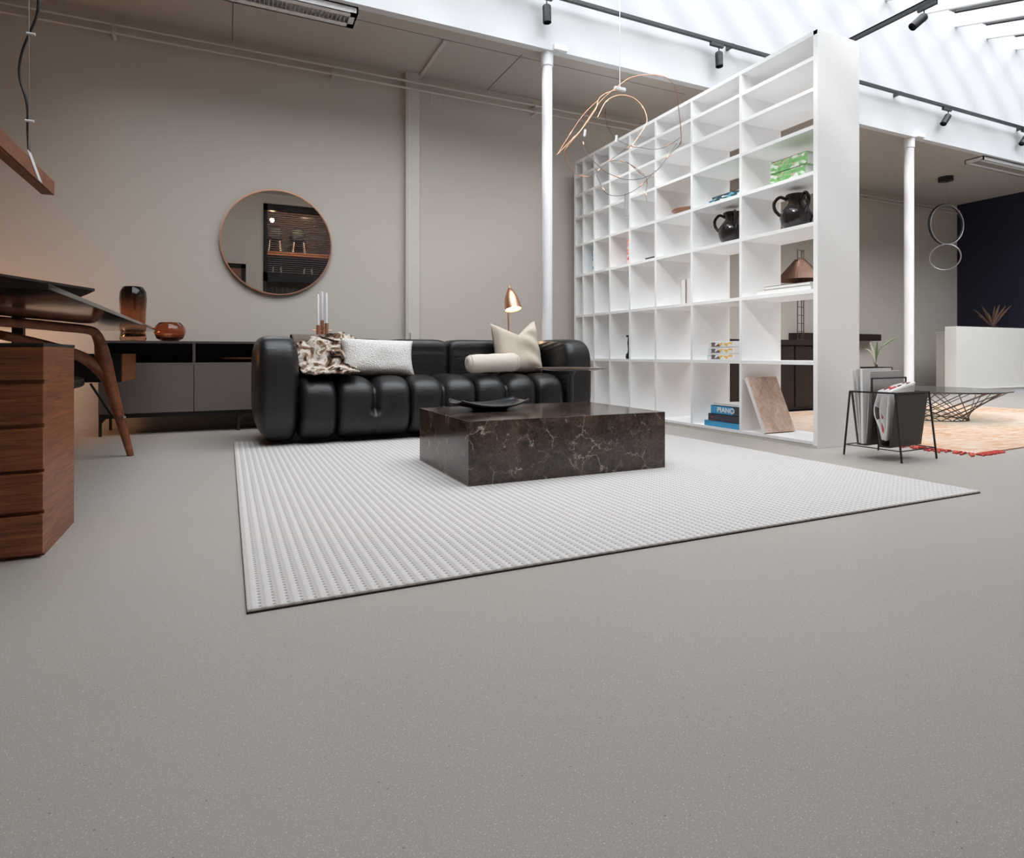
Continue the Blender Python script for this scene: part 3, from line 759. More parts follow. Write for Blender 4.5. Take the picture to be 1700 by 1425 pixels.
# ------------------------------------------------------------------ bookshelf
BSX, BSD = 3.675, 4.105
DIV = [6.153, 5.97, 5.739, 5.434, 5.081, 4.671, 4.174, 3.614, 2.952]   # far to near, right edges in the photo
ROW = [2.885, 2.712, 2.497, 2.236, 1.918, 1.565, 1.099, .600, .045]      # top surfaces, top to bottom
bs = thing('bookshelf', 'tall white open bookshelf with a grid of compartments', 'bookshelf', (3.87, 4.5, 0))
tk = .026
for y0, y1 in ((DIV[8] - .035, DIV[8]), (DIV[0] - .02, DIV[0] + .012)): obj('side_panel', MB().box(BSX, BSD, y0, y1, .0, ROW[0]), 'shelf', bs, bevel=.0015)
for y in DIV[1:8]: obj('divider', MB().box(BSX + .0015, BSD - .0015, y - tk / 2, y + tk / 2, .02, ROW[0] - .01), 'shelf', bs)
obj('top_panel', MB().box(BSX, BSD, DIV[8] - .033, DIV[0], ROW[0] - .03, ROW[0] - .0005), 'shelf', bs)
for z in ROW[1:8]: obj('shelf', MB().box(BSX + .0005, BSD - .0005, DIV[8] - .01, DIV[0] - .01, z - tk, z), 'shelf', bs)
obj('bottom_panel', MB().box(BSX + .0005, BSD - .0005, DIV[8] - .01, DIV[0] - .01, .022, ROW[8]), 'shelf', bs)
obj('plinth', MB().box(BSX - .004, BSD - .03, DIV[8] - .03, DIV[0], 0, .018), 'trimw', bs)
def shelf_z(i): return ROW[i] + .0008
def at_shelf(px, x, z): # y where the sight line through column px crosses depth x
    return onx(px, 600, x).y
# generic book: spine faces -x (towards the room); lies or stands
def book(name, x0, x1, y0, y1, z0, z1, cover, label, group=None, spine='x', cat='book', page='paper', rot=0.0):
    c = Vector(((x0 + x1) / 2, (y0 + y1) / 2, z0))
    t = thing(name, label, cat, c, group); R_ = Matrix.Rotation(rot, 3, 'Z')
    lying = (z1 - z0) < min(x1 - x0, y1 - y0)
    e = .003; m = MB()
    if lying:
        m.box(x0, x1, y0, y1, z0, z0 + e, R_, c); m.box(x0, x1, y0, y1, z1 - e, z1, R_, c); m.box(x0, x0 + e, y0, y1, z0, z1, R_, c)
        pg = MB(); pg.box(x0 + e, x1 - .006, y0 + .005, y1 - .005, z0 + e, z1 - e, R_, c)
    else:
        m.box(x0, x1, y0, y0 + e, z0, z1, R_, c); m.box(x0, x1, y1 - e, y1, z0, z1, R_, c); m.box(x0, x0 + e, y0, y1, z0, z1, R_, c)
        pg = MB(); pg.box(x0 + e, x1 - .006, y0 + e, y1 - e, z0 + .004, z1 - .006, R_, c)
    obj('cover', m, cover, t); obj('pages', pg, page, t)
    return t
BX = 3.70
def ypx(px, x=BX): return onx(px, 600, x).y
def zpx(px, py, x=BX): return onx(px, py, x).z
# green books, near top right
yg0, yg1 = ypx(1337), ypx(1279)
z = shelf_z(4)
book('green_book', BX, BX + .24, yg0, yg1, z, z + .075, 'green', 'lower green book lying near the upper right shelf end'); book('green_book', BX + .004, BX + .244, yg0 - .01, yg1, z + .0755, z + .165, 'green', 'upper green book of the pair near the upper right shelf end')
# flat teal books to their left
z = shelf_z(4); ya, yb = ypx(1226), ypx(1177)
book('thin_book', BX, BX + .25, DIV[7] + .02, yb, z, z + .022, 'thinbook', 'lower thin teal book lying left of the green books')
book('thin_book', BX + .01, BX + .24, DIV[7] + .018, ypx(1181), z + .0225, z + .05, 'thinbook', 'upper thin teal book with green spine left of the green books')
# brown bowl further left
z = shelf_z(4); yc = ypx(1136, 3.8)
bo = obj('wooden_bowl', MB().lathe([(0, 0), (.06, 0), (.12, .02), (.16, .055), (.155, .06), (.11, .03), (0, .014)], (0, 0, 0), 32), 'brownp', smooth=True)
bo.location = (3.86, min(yc, DIV[5] - .18), z); tag(bo, 'shallow brown bowl in an upper compartment of the bookshelf', 'bowl')
# jugs
def jug(x, y, z, s, rot, label):
    j = thing('stoneware_jug', label, 'jug', (x, y, z))
    prof = [(0, 0), (.055, 0), (.075, .012), (.105, .06), (.118, .11), (.108, .16), (.078, .20), (.060, .222), (.060, .25), (.074, .275), (.070, .278), (.052, .25), (.052, .22), (.07, .198), (.0, .19)]
    jb = obj('body', MB().lathe([(r * s, q * s) for r, q in prof], (0, 0, 0), 36), 'jug', j, smooth=True, local=True)
    for k in range(3):
        a = rot + k * 2 * PI / 3
        d = Vector((math.cos(a), math.sin(a), 0))
        pts = [d * .062 * s + Vector((0, 0, .25 * s)), d * .115 * s + Vector((0, 0, .275 * s)), d * .155 * s + Vector((0, 0, .235 * s)), d * .15 * s + Vector((0, 0, .18 * s)), d * .112 * s + Vector((0, 0, .13 * s))]
        obj('handle', MB().tube(pts, .0125 * s, 10, 6), 'jug', j, smooth='auto', local=True)
    obj('rim', MB().lathe([(.068 * s, .270 * s), (.078 * s, .276 * s), (.074 * s, .285 * s), (.064 * s, .278 * s)], (0, 0, 0), 36), 'jug', j, smooth=True, local=True)
    return j
z = shelf_z(5)
jug(3.87, ypx(1322, 3.87), z, .98, 2.3, 'dark glazed jug in the right end column of the bookshelf')
jug(3.87, ypx(1216, 3.87), z, .98, 2.0, 'dark glazed jug with a loop handle one column left of the other jug')
# upright books
z = shelf_z(5)
y0 = DIV[4] + .016
for i in range(2):
    book('upright_book', 3.72, 3.90, y0 + i * .047, y0 + i * .047 + .045, z, z + .27 - i * .01, 'redprint', ('right hand red and pink book standing in the middle of the bookshelf', 'left hand red and pink book standing in the middle of the bookshelf')[i], 'pink books')
y0 = DIV[2] + .016
book('upright_book', 3.72, 3.90, y0, y0 + .05, z, z + .25, 'bluestripe', 'blue striped book standing in the far left part of the bookshelf'); book('upright_book', 3.72, 3.89, y0 + .052, y0 + .085, z, z + .235, 'bluestripe', 'slim blue striped book left of the thicker striped one')
z = shelf_z(5); y0 = DIV[5] + .016
book('flat_book', 3.70, 3.9, y0, y0 + .17, z, z + .02, 'bkgrey', 'thin slate book lying right of the pink books')
z = shelf_z(6); y0 = DIV[6] + .016
wd = [.05, .012, .075, .014]; hh = [.22, .215, .222, .22]
labs = ['slim pink book at the right of the white standing books', 'thick white book standing between two pink ones', 'thin pink book between two white standing books', 'left white book standing in the lower middle compartment']
yy = y0
for w, h_, c, l in ((.014, .222, 'bkpink', labs[0]), (.082, .224, 'paper', labs[1]), (.012, .216, 'bkpink', labs[2]), (.06, .216, 'paper', labs[3])):
    book('upright_book', 3.72, 3.90, yy, yy + w, z, z + h_, c, l); yy += w + .0012
# dark figurine
z = shelf_z(7); y0 = DIV[4] + .062
fg = obj('dark_figurine', MB().lathe([(0, 0), (.035, 0), (.04, .02), (.035, .05), (.02, .065), (.017, .10), (.022, .16), (.018, .2), (.017, .215), (.036, .225), (.036, .24), (0, .242)], (0, 0, 0), 20), 'jug', smooth='auto')
fg.location = (3.72, y0, z); tag(fg, 'slim dark candlestick standing low in the bookshelf by the sofa', 'figurine')
# large flat white books under the wire lamp
z = shelf_z(6); y0, y1 = DIV[8] + .02, ypx(1256)
book('large_book', BX, BX + .32, y0 + .02, y1, z, z + .035, 'paper', 'lower big white book lying in the right end column'); book('large_book', BX + .005, BX + .31, y0 + .03, y1 - .07, z + .0355, z + .06, 'paper', 'upper big white book lying in the right end column')
# box sets
z = shelf_z(7); y0, y1 = DIV[7] + .05, ypx(1175)
for i, l in enumerate(('bottom pastel printed box of the stack of three', 'middle pastel printed box of the stack of three', 'top pastel printed box of the stack of three')):
    zz = z + i * .0515; c = Vector((BX + .13, (y0 + y1) / 2, zz)); t = thing('boxed_set', l, 'box', c, 'pastel boxes on the lower shelf')
    dy = .01 * (1 - i)
    obj('case', MB().box(BX, BX + .26, y0 - .02 + dy * .3, y1 + dy, zz, zz + .050), 'paper', t, bevel=.002)
    obj('print', MB().box(BX - .0015, BX, y0 + .035, y1 - .015 + dy, zz + .008, zz + .043), 'boxset', t)
# bottom books
z = shelf_z(8); y1 = ypx(1171); y0 = DIV[7] + .016
b1 = book('art_book', 3.69, 3.97, y0, y1, z, z + .045, 'bkblue', 'bright blue book at the bottom of the floor level pile')
b2 = book('art_book', 3.695, 3.97, y0, y1 - .04, z + .0455, z + .105, 'bkgrey', 'dark grey book with red marks in the floor level pile')
b3 = book('art_book', 3.70, 3.97, y0 + .005, y1 - .065, z + .1055, z + .175, 'bkblue', 'thick blue book with white capitals on its spine')
b4 = book('art_book', 3.705, 3.97, y0, y1 - .09, z + .1755, z + .195, 'paper', 'thin white book on top of the floor level pile')
obj('spine_panel', MB().box(3.6985, 3.70, y0 + .005, y0 + .085, z + .1075, z + .173), 'bkgrey', b3)
obj('emblem', MB().box(3.6935, 3.695, y1 - .10, y1 - .075, z + .07, z + .08), 'red', b2)
obj('emblem', MB().box(3.6935, 3.695, y1 - .10, y1 - .075, z + .05, z + .056), 'red', b2)
def text(s, size, loc, rot, mat, parent, name='lettering', align='CENTER', depth=.0006, sx=1.0):
    cu = bpy.data.curves.new(name, 'FONT'); cu.body = s; cu.size = size; cu.align_x = align; cu.align_y = 'CENTER'; cu.extrude = depth; cu.offset = 0.0015 if size > .03 else .0004
    o = bpy.data.objects.new(name, cu); COL.objects.link(o)
    dg = bpy.context.evaluated_depsgraph_get(); me = bpy.data.meshes.new_from_object(o.evaluated_get(dg)); bpy.data.objects.remove(o)
    o = bpy.data.objects.new(name, me); COL.objects.link(o); me.materials.clear(); me.materials.append(M[mat])
    o.scale = (sx, 1, 1); o.rotation_euler = rot; o.location = Vector(loc) - (wloc(parent) if parent else Vector()); o.parent = parent
    return o
text('PIANO', .058, (3.6975, ypx(1205), z + .140), (PI / 2, 0, -PI / 2), 'paper', b3, sx=1.1)
# leaning stone slab
z = shelf_z(8)
a0 = Vector((3.685, 3.37, z + .009)); a1 = Vector((4.0, 3.37, z + .009)); t0 = a0 + Vector((0, .185, .415)); t1 = a1 + Vector((0, .185, .415))
sl = MB(); sl.slab([a0, a1, t1, t0], -.028)
ss = obj('stone_sample', sl, 'slab', loc=(a0 + a1) / 2, bevel=.001); nn = (a1 - a0).cross(t1 - a0).normalized() * -.028; ux = (a0 - a1).normalized() * .0015
obj('edge', MB().slab([a0 + ux, t0 + ux, t0 + ux + nn, a0 + ux + nn], .001), 'paper', ss)['label'] = 'white cut edge'
tag(ss, 'pinkish brown stone slab leaning in the lowest right compartment', 'stone slab')

# ------------------------------------------------------------------ behind the bookshelf
cab = thing('dark_cabinet', 'dark brown cabinet seen through the bookshelf', 'cabinet', (5.5, 5.2, 0))
m = MB(); m.box(4.55, 6.45, 4.93, 5.38, .02, .75); obj('carcass', m, 'wenge', cab)
obj('top_board', MB().box(4.53, 6.47, 4.9, 5.4, .75, .81), 'wenge', cab)
for x in (4.56, 5.195, 5.83): obj('door', MB().box(x, x + .61, 4.912, 4.93, .05, .74), 'wenge', cab, bevel=.002)
lx, ly = 5.80, 5.12
q = ony(1328, 560, ly); lx = q.x
wl = thing('table_lamp', 'wire ladder table lamp with a slatted brown cone shade', 'lamp', (lx, ly, .811))
hw = .075
zz = ony(1328, 415, ly).z; zs0 = ony(1328, 463, ly).z; zs1 = ony(1328, 433, ly).z
m = MB()
cs = [(lx - hw, ly - .03), (lx + hw * .35, ly - .03), (lx + hw, ly + .04)]
for x, y in cs: m.rod((x, y, .812), (x, y, zz), .0055, 6)
n = 11
for i in range(n + 1):
    h_ = .82 + (zz - .83) * i / n
    m.rod((cs[0][0], cs[0][1], h_), (cs[1][0], cs[1][1], h_), .004, 6); m.rod((cs[1][0], cs[1][1], h_), (cs[2][0], cs[2][1], h_), .004, 6)
obj('wire_frame', m, 'copper_d', wl)
prof = []
for i in range(15):
    u = i / 14; r = .27 * (1 - u) + .062 * u; hz = zs0 - .02 + (zs1 - zs0 + .02) * u
    prof += [(r, hz), (r * .96, hz + .012)]
obj('shade', MB().lathe(prof, (lx, ly, 0), 40), 'bronze', wl, smooth=False, solid=.004)
# wall mounted dark shelf far behind
ws = obj('wall_shelf', MB().box(8.5, 10.55, YB2 - .22, YB2 - .001, .885, 1.0), 'wenge', loc=(9.5, YB2, .94)); tag(ws, 'long dark wall shelf on the back wall beyond the bookshelf', 'shelf')

# ------------------------------------------------------------------ magazine rack
feet = [onz(1401, 755, 0), onz(1497, 770, 0), onz(1555, 762, 0), onz(1458, 748, 0)]
zt_ = .415
tops = [onz(1411, 650, zt_), onz(1486, 653.5, zt_), onz(1542, 650.5, zt_)]
tops.append(tops[0] + (tops[2] - tops[1]))
A, B, C_, D_ = tops
mrk = thing('magazine_rack', 'black wire magazine rack with two dark grey slings', 'magazine rack', (feet[0] + feet[2]) / 2)
m = MB(); m.tube([A, B, C_, D_], .0055, 8, 0, True); obj('top_frame', m, 'black', mrk, smooth='auto')
for t_, f_ in zip(tops, feet): obj('leg', MB().rod(t_, f_ + Vector((0, 0, .002)), .006, 8), 'black', mrk, smooth='auto')
m = MB()
def onleg(i, z): return feet[i].lerp(tops[i], z / zt_)
for i, j in ((0, 1), (1, 2), (2, 3), (3, 0)): m.rod(onleg(i, .07), onleg(j, .07), .0035, 6)
obj('stretcher', m, 'black', mrk)
mid0, mid1 = A.lerp(B, .5), D_.lerp(C_, .5)
hz = Vector((0, 0, .085))
m = MB(); m.tube([mid0 + Vector((0, 0, -.0)), mid0 + hz, mid1 + hz, mid1], .0055, 8); obj('handle', m, 'black', mrk, smooth='auto')
def sling(P0, P1, Q0, Q1):
    """open pocket: from bar P down to a narrow flat fold and up to bar Q"""
    def f(u, v):
        p = P0.lerp(P1, u * .94 + .03); q = Q0.lerp(Q1, u * .94 + .03); c = p.lerp(q, .5); c = Vector((c.x, c.y, .085))
        w = (p - q).normalized() * .026; c1 = c + w; c2 = c - w
        path = [p, c1, c2, q]; kn = [0, .44, .56, 1]
        for i in range(3):
            if v <= kn[i + 1] + 1e-9:
                return path[i].lerp(path[i + 1], (v - kn[i]) / (kn[i + 1] - kn[i]))
        return q
    return MB().sheet(f, 8, 25)
obj('sling', sling(A, D_, mid0, mid1), 'sling', mrk, smooth=True, solid=.004)
obj('sling', sling(mid0, mid1, B, C_), 'sling', mrk, smooth=True, solid=.004)
# magazines
du = (D_ - A).normalized(); dv = (B - A).normalized()
def mag(p, ln, h, th, lean, cover, label, name='magazine'):
    """a stack of leaves standing along du, leaning along dv"""
    p = Vector(p); m = MB(); s = du * ln; w = dv * th; u_ = Vector((0, 0, h)) + dv * lean
    m.slab([p, p + s, p + s + u_, p + u_], th)
    o = obj(name, m, cover, loc=p, bevel=.001)
    return tag(o, label, 'magazine')
lowL = A.lerp(B, .25); lowL.z = .105
lowL.z = .094
mag(lowL + du * .02 + dv * -.022, .30, .455, .008, -.050, 'paper', 'outermost white magazine in the left sling')
mag(lowL + du * .01 + dv * -.011, .30, .46, .010, -.026, 'paper2', 'grey edged magazine second in the left sling')
mag(lowL + dv * .002, .31, .465, .014, -.006, 'paper', 'tall white magazine in the middle of the left sling')
mag(lowL + du * .02 + dv * .018, .32, .45, .005, .022, 'paper2', 'grey magazine with a printed title against the handle')
rp = lowL + du * .02 + dv * .039
lowR = A.lerp(B, .75); lowR.z = .11
def crumple(off, bulge, w0):
    def f(u, v):
        p = lowR + du * (.01 + .30 * u) + Vector((0, 0, .015 + (.30 + .05 * u) * v))
        return p + dv * (off * (.35 + .65 * min(1, v * 2)) + bulge * v * math.sin(PI * v) * (1 - .5 * u) + .006 * v * math.sin(9 * v + 4 * u))
    return MB().sheet(f, 14, 18)
for off, bl, l, mt in ((-.035, -.035, 'outer crumpled red and white newspaper in the right sling', 'magred'), (-.012, -.02, 'middle red and white newspaper in the right sling', 'magred'), (.012, .012, 'folded white newspaper at the back of the right sling', 'paper')):
    o = obj('newspaper', crumple(off, bl, 0), mt, loc=lowR, smooth=True, solid=.006); tag(o, l, 'newspaper')
# plant on a slim stand behind the rack
pp = Vector((4.75, 3.30, 0)); pz = .655 - .02
pq = atd(1455, 612, 5.0); pp = Vector((pq.x, pq.y, 0)); pz = pq.z
pp.z = .0105
ps_ = thing('plant_stand', 'slim black pedestal behind the magazine rack', 'plant stand', pp)
pz -= pp.z
obj('tray', MB().lathe([(0, pz - .01), (.11, pz - .01), (.116, pz), (.116, pz + .012), (.108, pz + .012), (.106, pz), (0, pz)], pp, 32), 'black', ps_, smooth='auto')
obj('pole', MB().cyl(pp, .010, .008, pz - .008, 12), 'black', ps_, smooth='auto')
obj('foot', MB().cyl(pp, .085, 0, .01, 28), 'black', ps_, smooth='auto')
pz += pp.z
pt = thing('potted_plant', 'small plant with narrow leaves on the black pedestal tray', 'plant', (pp.x, pp.y, pz + .001))
obj('soil_ball', MB().lathe([(0, 0), (.014, 0), (.014, .01), (.008, .03), (0, .035)], (pp.x, pp.y, pz + .001), 16), 'dried', pt, smooth=True)
def leaf(p0, p1, p2, w):
    def f(u, v):
        a = p0.lerp(p1, u).lerp(p1.lerp(p2, u), u); s = RT * (w * math.sin(PI * min(1, u * .92 + .08)) ** .7 * (2 * v - 1)); return a + s + FW * (.4 * w * (2 * v - 1) ** 2)
    return MB().sheet(f, 12, 4)
dP = 5.0
base = atd(1453, 606, dP)
for pts, w, mt in ((((1453, 606), (1452, 585), (1445, 569)), .012, 'leafp'), (((1453, 606), (1455, 590), (1457, 566)), .012, 'leaf'), (((1453, 606), (1450, 582), (1436, 579)), .010, 'leafp'), (((1453, 606), (1458, 580), (1464, 576)), .004, 'leaf'), (((1463, 577), (1475, 567), (1493, 558)), .012, 'leaf')):
    P3 = [atd(x, y, dP + .02 * i) for i, (x, y) in enumerate(pts)]
    obj('leaf', leaf(P3[0], P3[1], P3[2], w), mt, pt, smooth=True, solid=.002)

# ------------------------------------------------------------------ right hand area
ra = Vector((4.37, 2.30, 0)); ru = Vector((.998, .056, 0)); rv = Vector((-.056, .998, 0))
pr_ = thing('patterned_rug', 'faded apricot patterned rug with a red fringe', 'rug', ra + ru * 2 + rv * 1.2)
L_, W_ = 4.1, 2.45
m = MB(); q = [ra, ra + ru * L_, ra + ru * L_ + rv * W_, ra + rv * W_]
m.slab([Vector((p.x, p.y, 0)) for p in q], .010); obj('pile', m, 'persian', pr_)
m = MB(); n = 110
for i in range(n):
    p = ra + rv * (.02 + (W_ - .04) * i / n); l = .07 + .06 * random.random(); d = (-ru + rv * random.uniform(-.7, .7)) * l
    m.tube([p + Vector((0, 0, .008)), p + d * .5 + Vector((0, 0, .010)), p + d + Vector((0, 0, .004))], .007, 5)
for i in range(30):
    p = ra + ru * (.0 + .26 * i / 30); d = (-rv * .9 + ru * random.uniform(-.5, .6)) * (.03 + .03 * random.random())
    m.tube([p + Vector((0, 0, .008)), p + d * .5 + Vector((0, 0, .010)), p + d + Vector((0, 0, .004))], .007, 5)
f_ = obj('fringe', m, 'fringe', pr_); f_['kind'] = 'stuff'
# glass table with wire base
gx, gy, gz = 6.33, 3.70, .305
gt = thing('glass_table', 'low glass table on a criss cross wire base', 'coffee table', (gx, gy, .010))
obj('tabletop', MB().lathe([(0, gz - .008), (.6, gz - .008), (.602, gz - .004), (.6, gz), (0, gz)], (gx, gy, 0), 64), 'tableglass', gt, smooth='auto')
obj('rim', MB().tube([(gx + .6 * math.cos(a * PI / 24), gy + .6 * math.sin(a * PI / 24), gz - .004) for a in range(48)], .0045, 6, 0, True), 'black', gt)
m = MB(); nw = 18
for i in range(nw):
    a = 2 * PI * i / nw
    for s_ in (-1, 1):
        e = a + s_ * 1.25
        m.rod((gx + .27 * math.cos(a), gy + .27 * math.sin(a), .016), (gx + .56 * math.cos(e), gy + .56 * math.sin(e), gz - .012), .0042, 6)
for r, z in ((.27, .016), (.56, gz - .013)): m.tube([(gx + r * math.cos(a * PI / 20), gy + r * math.sin(a * PI / 20), z) for a in range(40)], .0045, 6, 0, True)
obj('wire_base', m, 'copper_d', gt)
# counter
co = thing('reception_counter', 'white reception counter in front of the navy wall', 'counter', (11.6, 5.73, 0))
obj('body', MB().box(10.2, 13.1, 5.65, 5.82, .10, 1.08), 'counter', co, bevel=.003)
obj('plinth', MB().box(10.22, 13.1, 5.66, 5.81, 0, .10), 'white', co)
obj('front_lip', MB().box(10.2, 13.1, 5.635, 5.65, .10, .115), 'counter', co)
bc = thing('side_cabinet', 'lower beige cabinet behind the white counter', 'cabinet', (11.4, 6.6, 0))
obj('body', MB().box(11.2, 12.6, 6.1, 6.53, .09, 1.01), 'trimw', bc); obj('top_board', MB().box(11.19, 12.62, 6.09, 6.54, 1.01, 1.035), 'trimw', bc); obj('plinth', MB().box(11.22, 12.6, 6.11, 6.52, 0, .09), 'counter', bc)
dpv = ony(1648, 541, 6.3); 
dp = thing('dried_plant', 'dried brown plant in front of the navy wall', 'plant', (dpv.x, 6.3, 1.036))
obj('pot', MB().lathe([(0, 1.026), (.07, 1.026), (.09, 1.10), (.08, 1.15), (0, 1.15)], (dpv.x, 6.3, .01), 20), 'blackmat', dp, smooth='auto')
dd = .4226 * dpv.x + .9063 * 6.3
for px, py, w in ((1616, 513, .02), (1630, 507, .022), (1641, 520, .03), (1652, 508, .022), (1660, 506, .03), (1670, 508, .03), (1680, 507, .03), (1636, 514, .02), (1664, 516, .03), (1624, 524, .02)):
    p0 = Vector((dpv.x, 6.3, 1.12)); p2 = atd(px, py, dd + random.uniform(-.15, .15)); p1 = p0.lerp(p2, .5) + Vector((0, 0, .04))
    obj('frond', leaf(p0, p1, p2, w), 'dried', dp, smooth=True, solid=.003)
# ring pendant
rx, ry = 10.93, 6.22
rp_ = thing('ring_pendant', 'black and silver pendant of two hanging rings', 'pendant lamp', (rx, ry, ZC))
obj('canopy', MB().lathe([(0, ZC - .07), (.11, ZC - .07), (.11, ZC), (0, ZC)], (rx, ry, 0), 32), 'black', rp_, smooth='auto')
dR = .4226 * rx + .9063 * ry
def ring(c, r, ang, tilt, mat, rt=.017):
    n = 64; R3 = Matrix.Rotation(ang, 3, 'Z') @ Matrix.Rotation(tilt, 3, 'X')
    return MB().tube([c + R3 @ Vector((r * math.cos(2 * PI * i / n), 0, r * math.sin(2 * PI * i / n))) for i in range(n)], rt, 10, 0, True)
c1 = atd(1570, 373, dR); c2 = atd(1569, 427, dR)
obj('ring', ring(c1, .335, -.23, 0, 'rod'), 'black', rp_, smooth=True)
obj('light_strip', ring(c1 + Vector((.012, -.016, 0)), .331, -.23, 0, 'rod', .010), 'rod', rp_, smooth=True)
obj('ring', ring(c2, .215, -1.0, .3, 'rod', .011), 'rod', rp_, smooth=True)
m = MB()
for s_ in (-.03, .03): m.rod((rx + s_, ry, ZC - .06), (c1.x + s_, c1.y, c1.z + .33), .003, 6)
obj('suspension_wire', m, 'steel', rp_)

# ------------------------------------------------------------------ looping wire chandelier
dW = 4.293
wc = atd(1029, 148, dW)
wi = thing('wire_chandelier', 'airy chandelier of looping copper wires in front of the bookshelf', 'chandelier', wc)
zr = zg(wc.y) - .19
obj('cable', MB().rod(wc, (wc.x, wc.y, zr), .003, 6), 'column', wi)
obj('ceiling_rose', MB().cyl((wc.x, wc.y, 0), .03, zr - .02, zr + .001, 16), 'column', wi, smooth='auto')
obj('hub', MB().box(wc.x - .045, wc.x + .045, wc.y - .012, wc.y + .012, wc.z - .012, wc.z + .012), 'candle', wi, bevel=.003)
def loop(pts, dep, r, mat):
    n = len(pts); P3 = []
    for i, (x, y) in enumerate(pts):
        u = i / (n - 1); P3.append(atd(x, y, dW + dep[0] * (1 - u) + dep[1] * u + dep[2] * math.sin(PI * u)))
    obj('wire_loop', MB().tube(P3, r, 8, 6), mat, wi, smooth='auto')
    return P3
loops = [
 ([(925, 257), (950, 231), (965, 215), (985, 185), (1000, 165), (1030, 140), (1050, 128), (1085, 124), (1108, 130), (1122, 148), (1126, 175), (1130, 210), (1131, 235), (1127, 242)], (-.25, .25, .0), .0026, 'copper'),
 ([(1029, 148), (1008, 154), (996, 162), (992, 170), (988, 183), (966, 215), (940, 246), (938, 260), (942, 273), (953, 287), (966, 293), (978, 293)], (0, -.2, -.25), .0028, 'copper'),
 ([(992, 195), (1005, 170), (1020, 160), (1035, 158), (1052, 163), (1066, 176), (1073, 192), (1073, 205), (1062, 224), (1049, 242)], (.1, -.1, .28), .0032, 'copper'),
 ([(971, 222), (968, 236), (971, 250), (977, 260), (990, 272), (1003, 284), (1020, 292), (1038, 298), (1062, 297), (1083, 289), (1095, 278), (1109, 260), (1127, 242)], (.1, .25, -.3), .002, 'copper_d'),
 ([(1006, 180), (1005, 195), (1010, 213), (1020, 228), (1034, 237), (1049, 243), (1062, 245), (1085, 248), (1107, 243), (1130, 228)], (.25, .1, .1), .0018, 'copper_d'),
 ([(990, 290), (1000, 312), (1010, 323), (1030, 325), (1048, 319), (1063, 309), (1078, 294), (1085, 285), (1093, 281), (1107, 262), (1124, 238)], (-.1, .1, -.2), .0018, 'copper_d'),
 ([(978, 293), (992, 284), (1010, 268), (1040, 247), (1050, 240)], (-.2, 0, .1), .0015, 'copper_d'),
 ([(1040, 268), (1060, 285), (1074, 298), (1072, 320), (1074, 335)], (0, .1, .1), .0015, 'copper_d'),
 ([(1012, 268), (1030, 267), (1050, 275), (1070, 290)], (0, .15, .1), .0015, 'copper_d'),
 ([(925, 257), (945, 225), (969, 190), (992, 167)], (-.25, -.1, 0), .0018, 'copper'),
]
for pts, dep, r, mt in loops:
    P3 = loop(pts, dep, r, mt)
    for i in (1, len(P3) // 2, len(P3) - 2):
        a_, b_ = P3[i], P3[min(i + 1, len(P3) - 1)]; obj('joint', MB().rod(a_, a_ + (b_ - a_).normalized() * .03, .0042, 8), 'copper', wi, smooth='auto')
for x, y in ((971, 221), (1023, 231)):
    p = atd(x, y, dW + .05); obj('lamp_tip', MB().rod(p - Vector((.004, 0, .025)), p + Vector((.004, 0, .025)), .009, 10), 'candle', wi, smooth='auto')
p = atd(1040, 340, dW - .05); obj('driver_box', MB().box(p.x - .014, p.x + .014, p.y - .008, p.y + .008, p.z - .078, p.z + .078), 'paper2', wi, bevel=.002)

# ------------------------------------------------------------------ desk area on the left
DZ = .826
dk = thing('work_desk', 'long desk with a black gloss top and walnut drawer units', 'desk', (-.95, 3.7, 0))
def gl(x, y): return (x, y)
m = MB(); m.prism([(-.44, 2.04), (-.485, 5.5), (-1.65, 5.5), (-1.65, 2.04)], DZ, DZ + .016); obj('tabletop', m, 'blacklac', dk, bevel=.001)
pd = obj('drawer_pedestal', MB().box(-1.35, -.535, 2.43, 2.855, .0, .675), 'walnut', dk)
obj('pedestal_top', MB().box(-1.35, -.533, 2.41, 2.857, .675, .685), 'blackmat', pd)
zs_ = [(.568, .673), (.428, .556), (.282, .413), (.150, .270), (.012, .137)]
for i, (a, c) in enumerate(zs_):
    st_ = .001 + .0022 * i
    obj('drawer', MB().box(-1.345, -.535 + .002, 2.412 - st_, 2.43, a, c), 'walnut', pd, bevel=.002)
for y_, z_ in ((2.6, .685), (5.1, .652)): obj('support_post', MB().box(-1.3, -1.24, y_, y_ + .06, z_, DZ), 'black', dk)
bx = obj('drawer_box', MB().box(-1.6, -.642, 4.83, 5.5, .462, .652), 'blackmat', dk)
obj('end_panel', MB().box(-.642, -.636, 4.832, 5.498, .463, .651), 'walnut', bx)
obj('trestle_leg', MB().box(-1.6, -1.54, 5.0, 5.3, 0, .462), 'black', dk)
# raised leaf shaped panel on the desk
rsd = thing('desk_riser', 'dark walnut raised panel with a pointed tip above the desk', 'shelf panel', (-1.3, 3.4, DZ + .016))
obj('panel', MB().prism([(-.573, 3.5), (-.64, 3.72), (-.726, 3.98), (-1.5, 4.1), (-1.6, 2.2), (-1.06, 2.43), (-.80, 3.0)], .952, .964), 'wenge', rsd, bevel=.002)
for y_ in (2.9, 3.8): obj('post', MB().box(-1.42, -1.38, y_, y_ + .04, DZ + .016, .952), 'black', rsd)
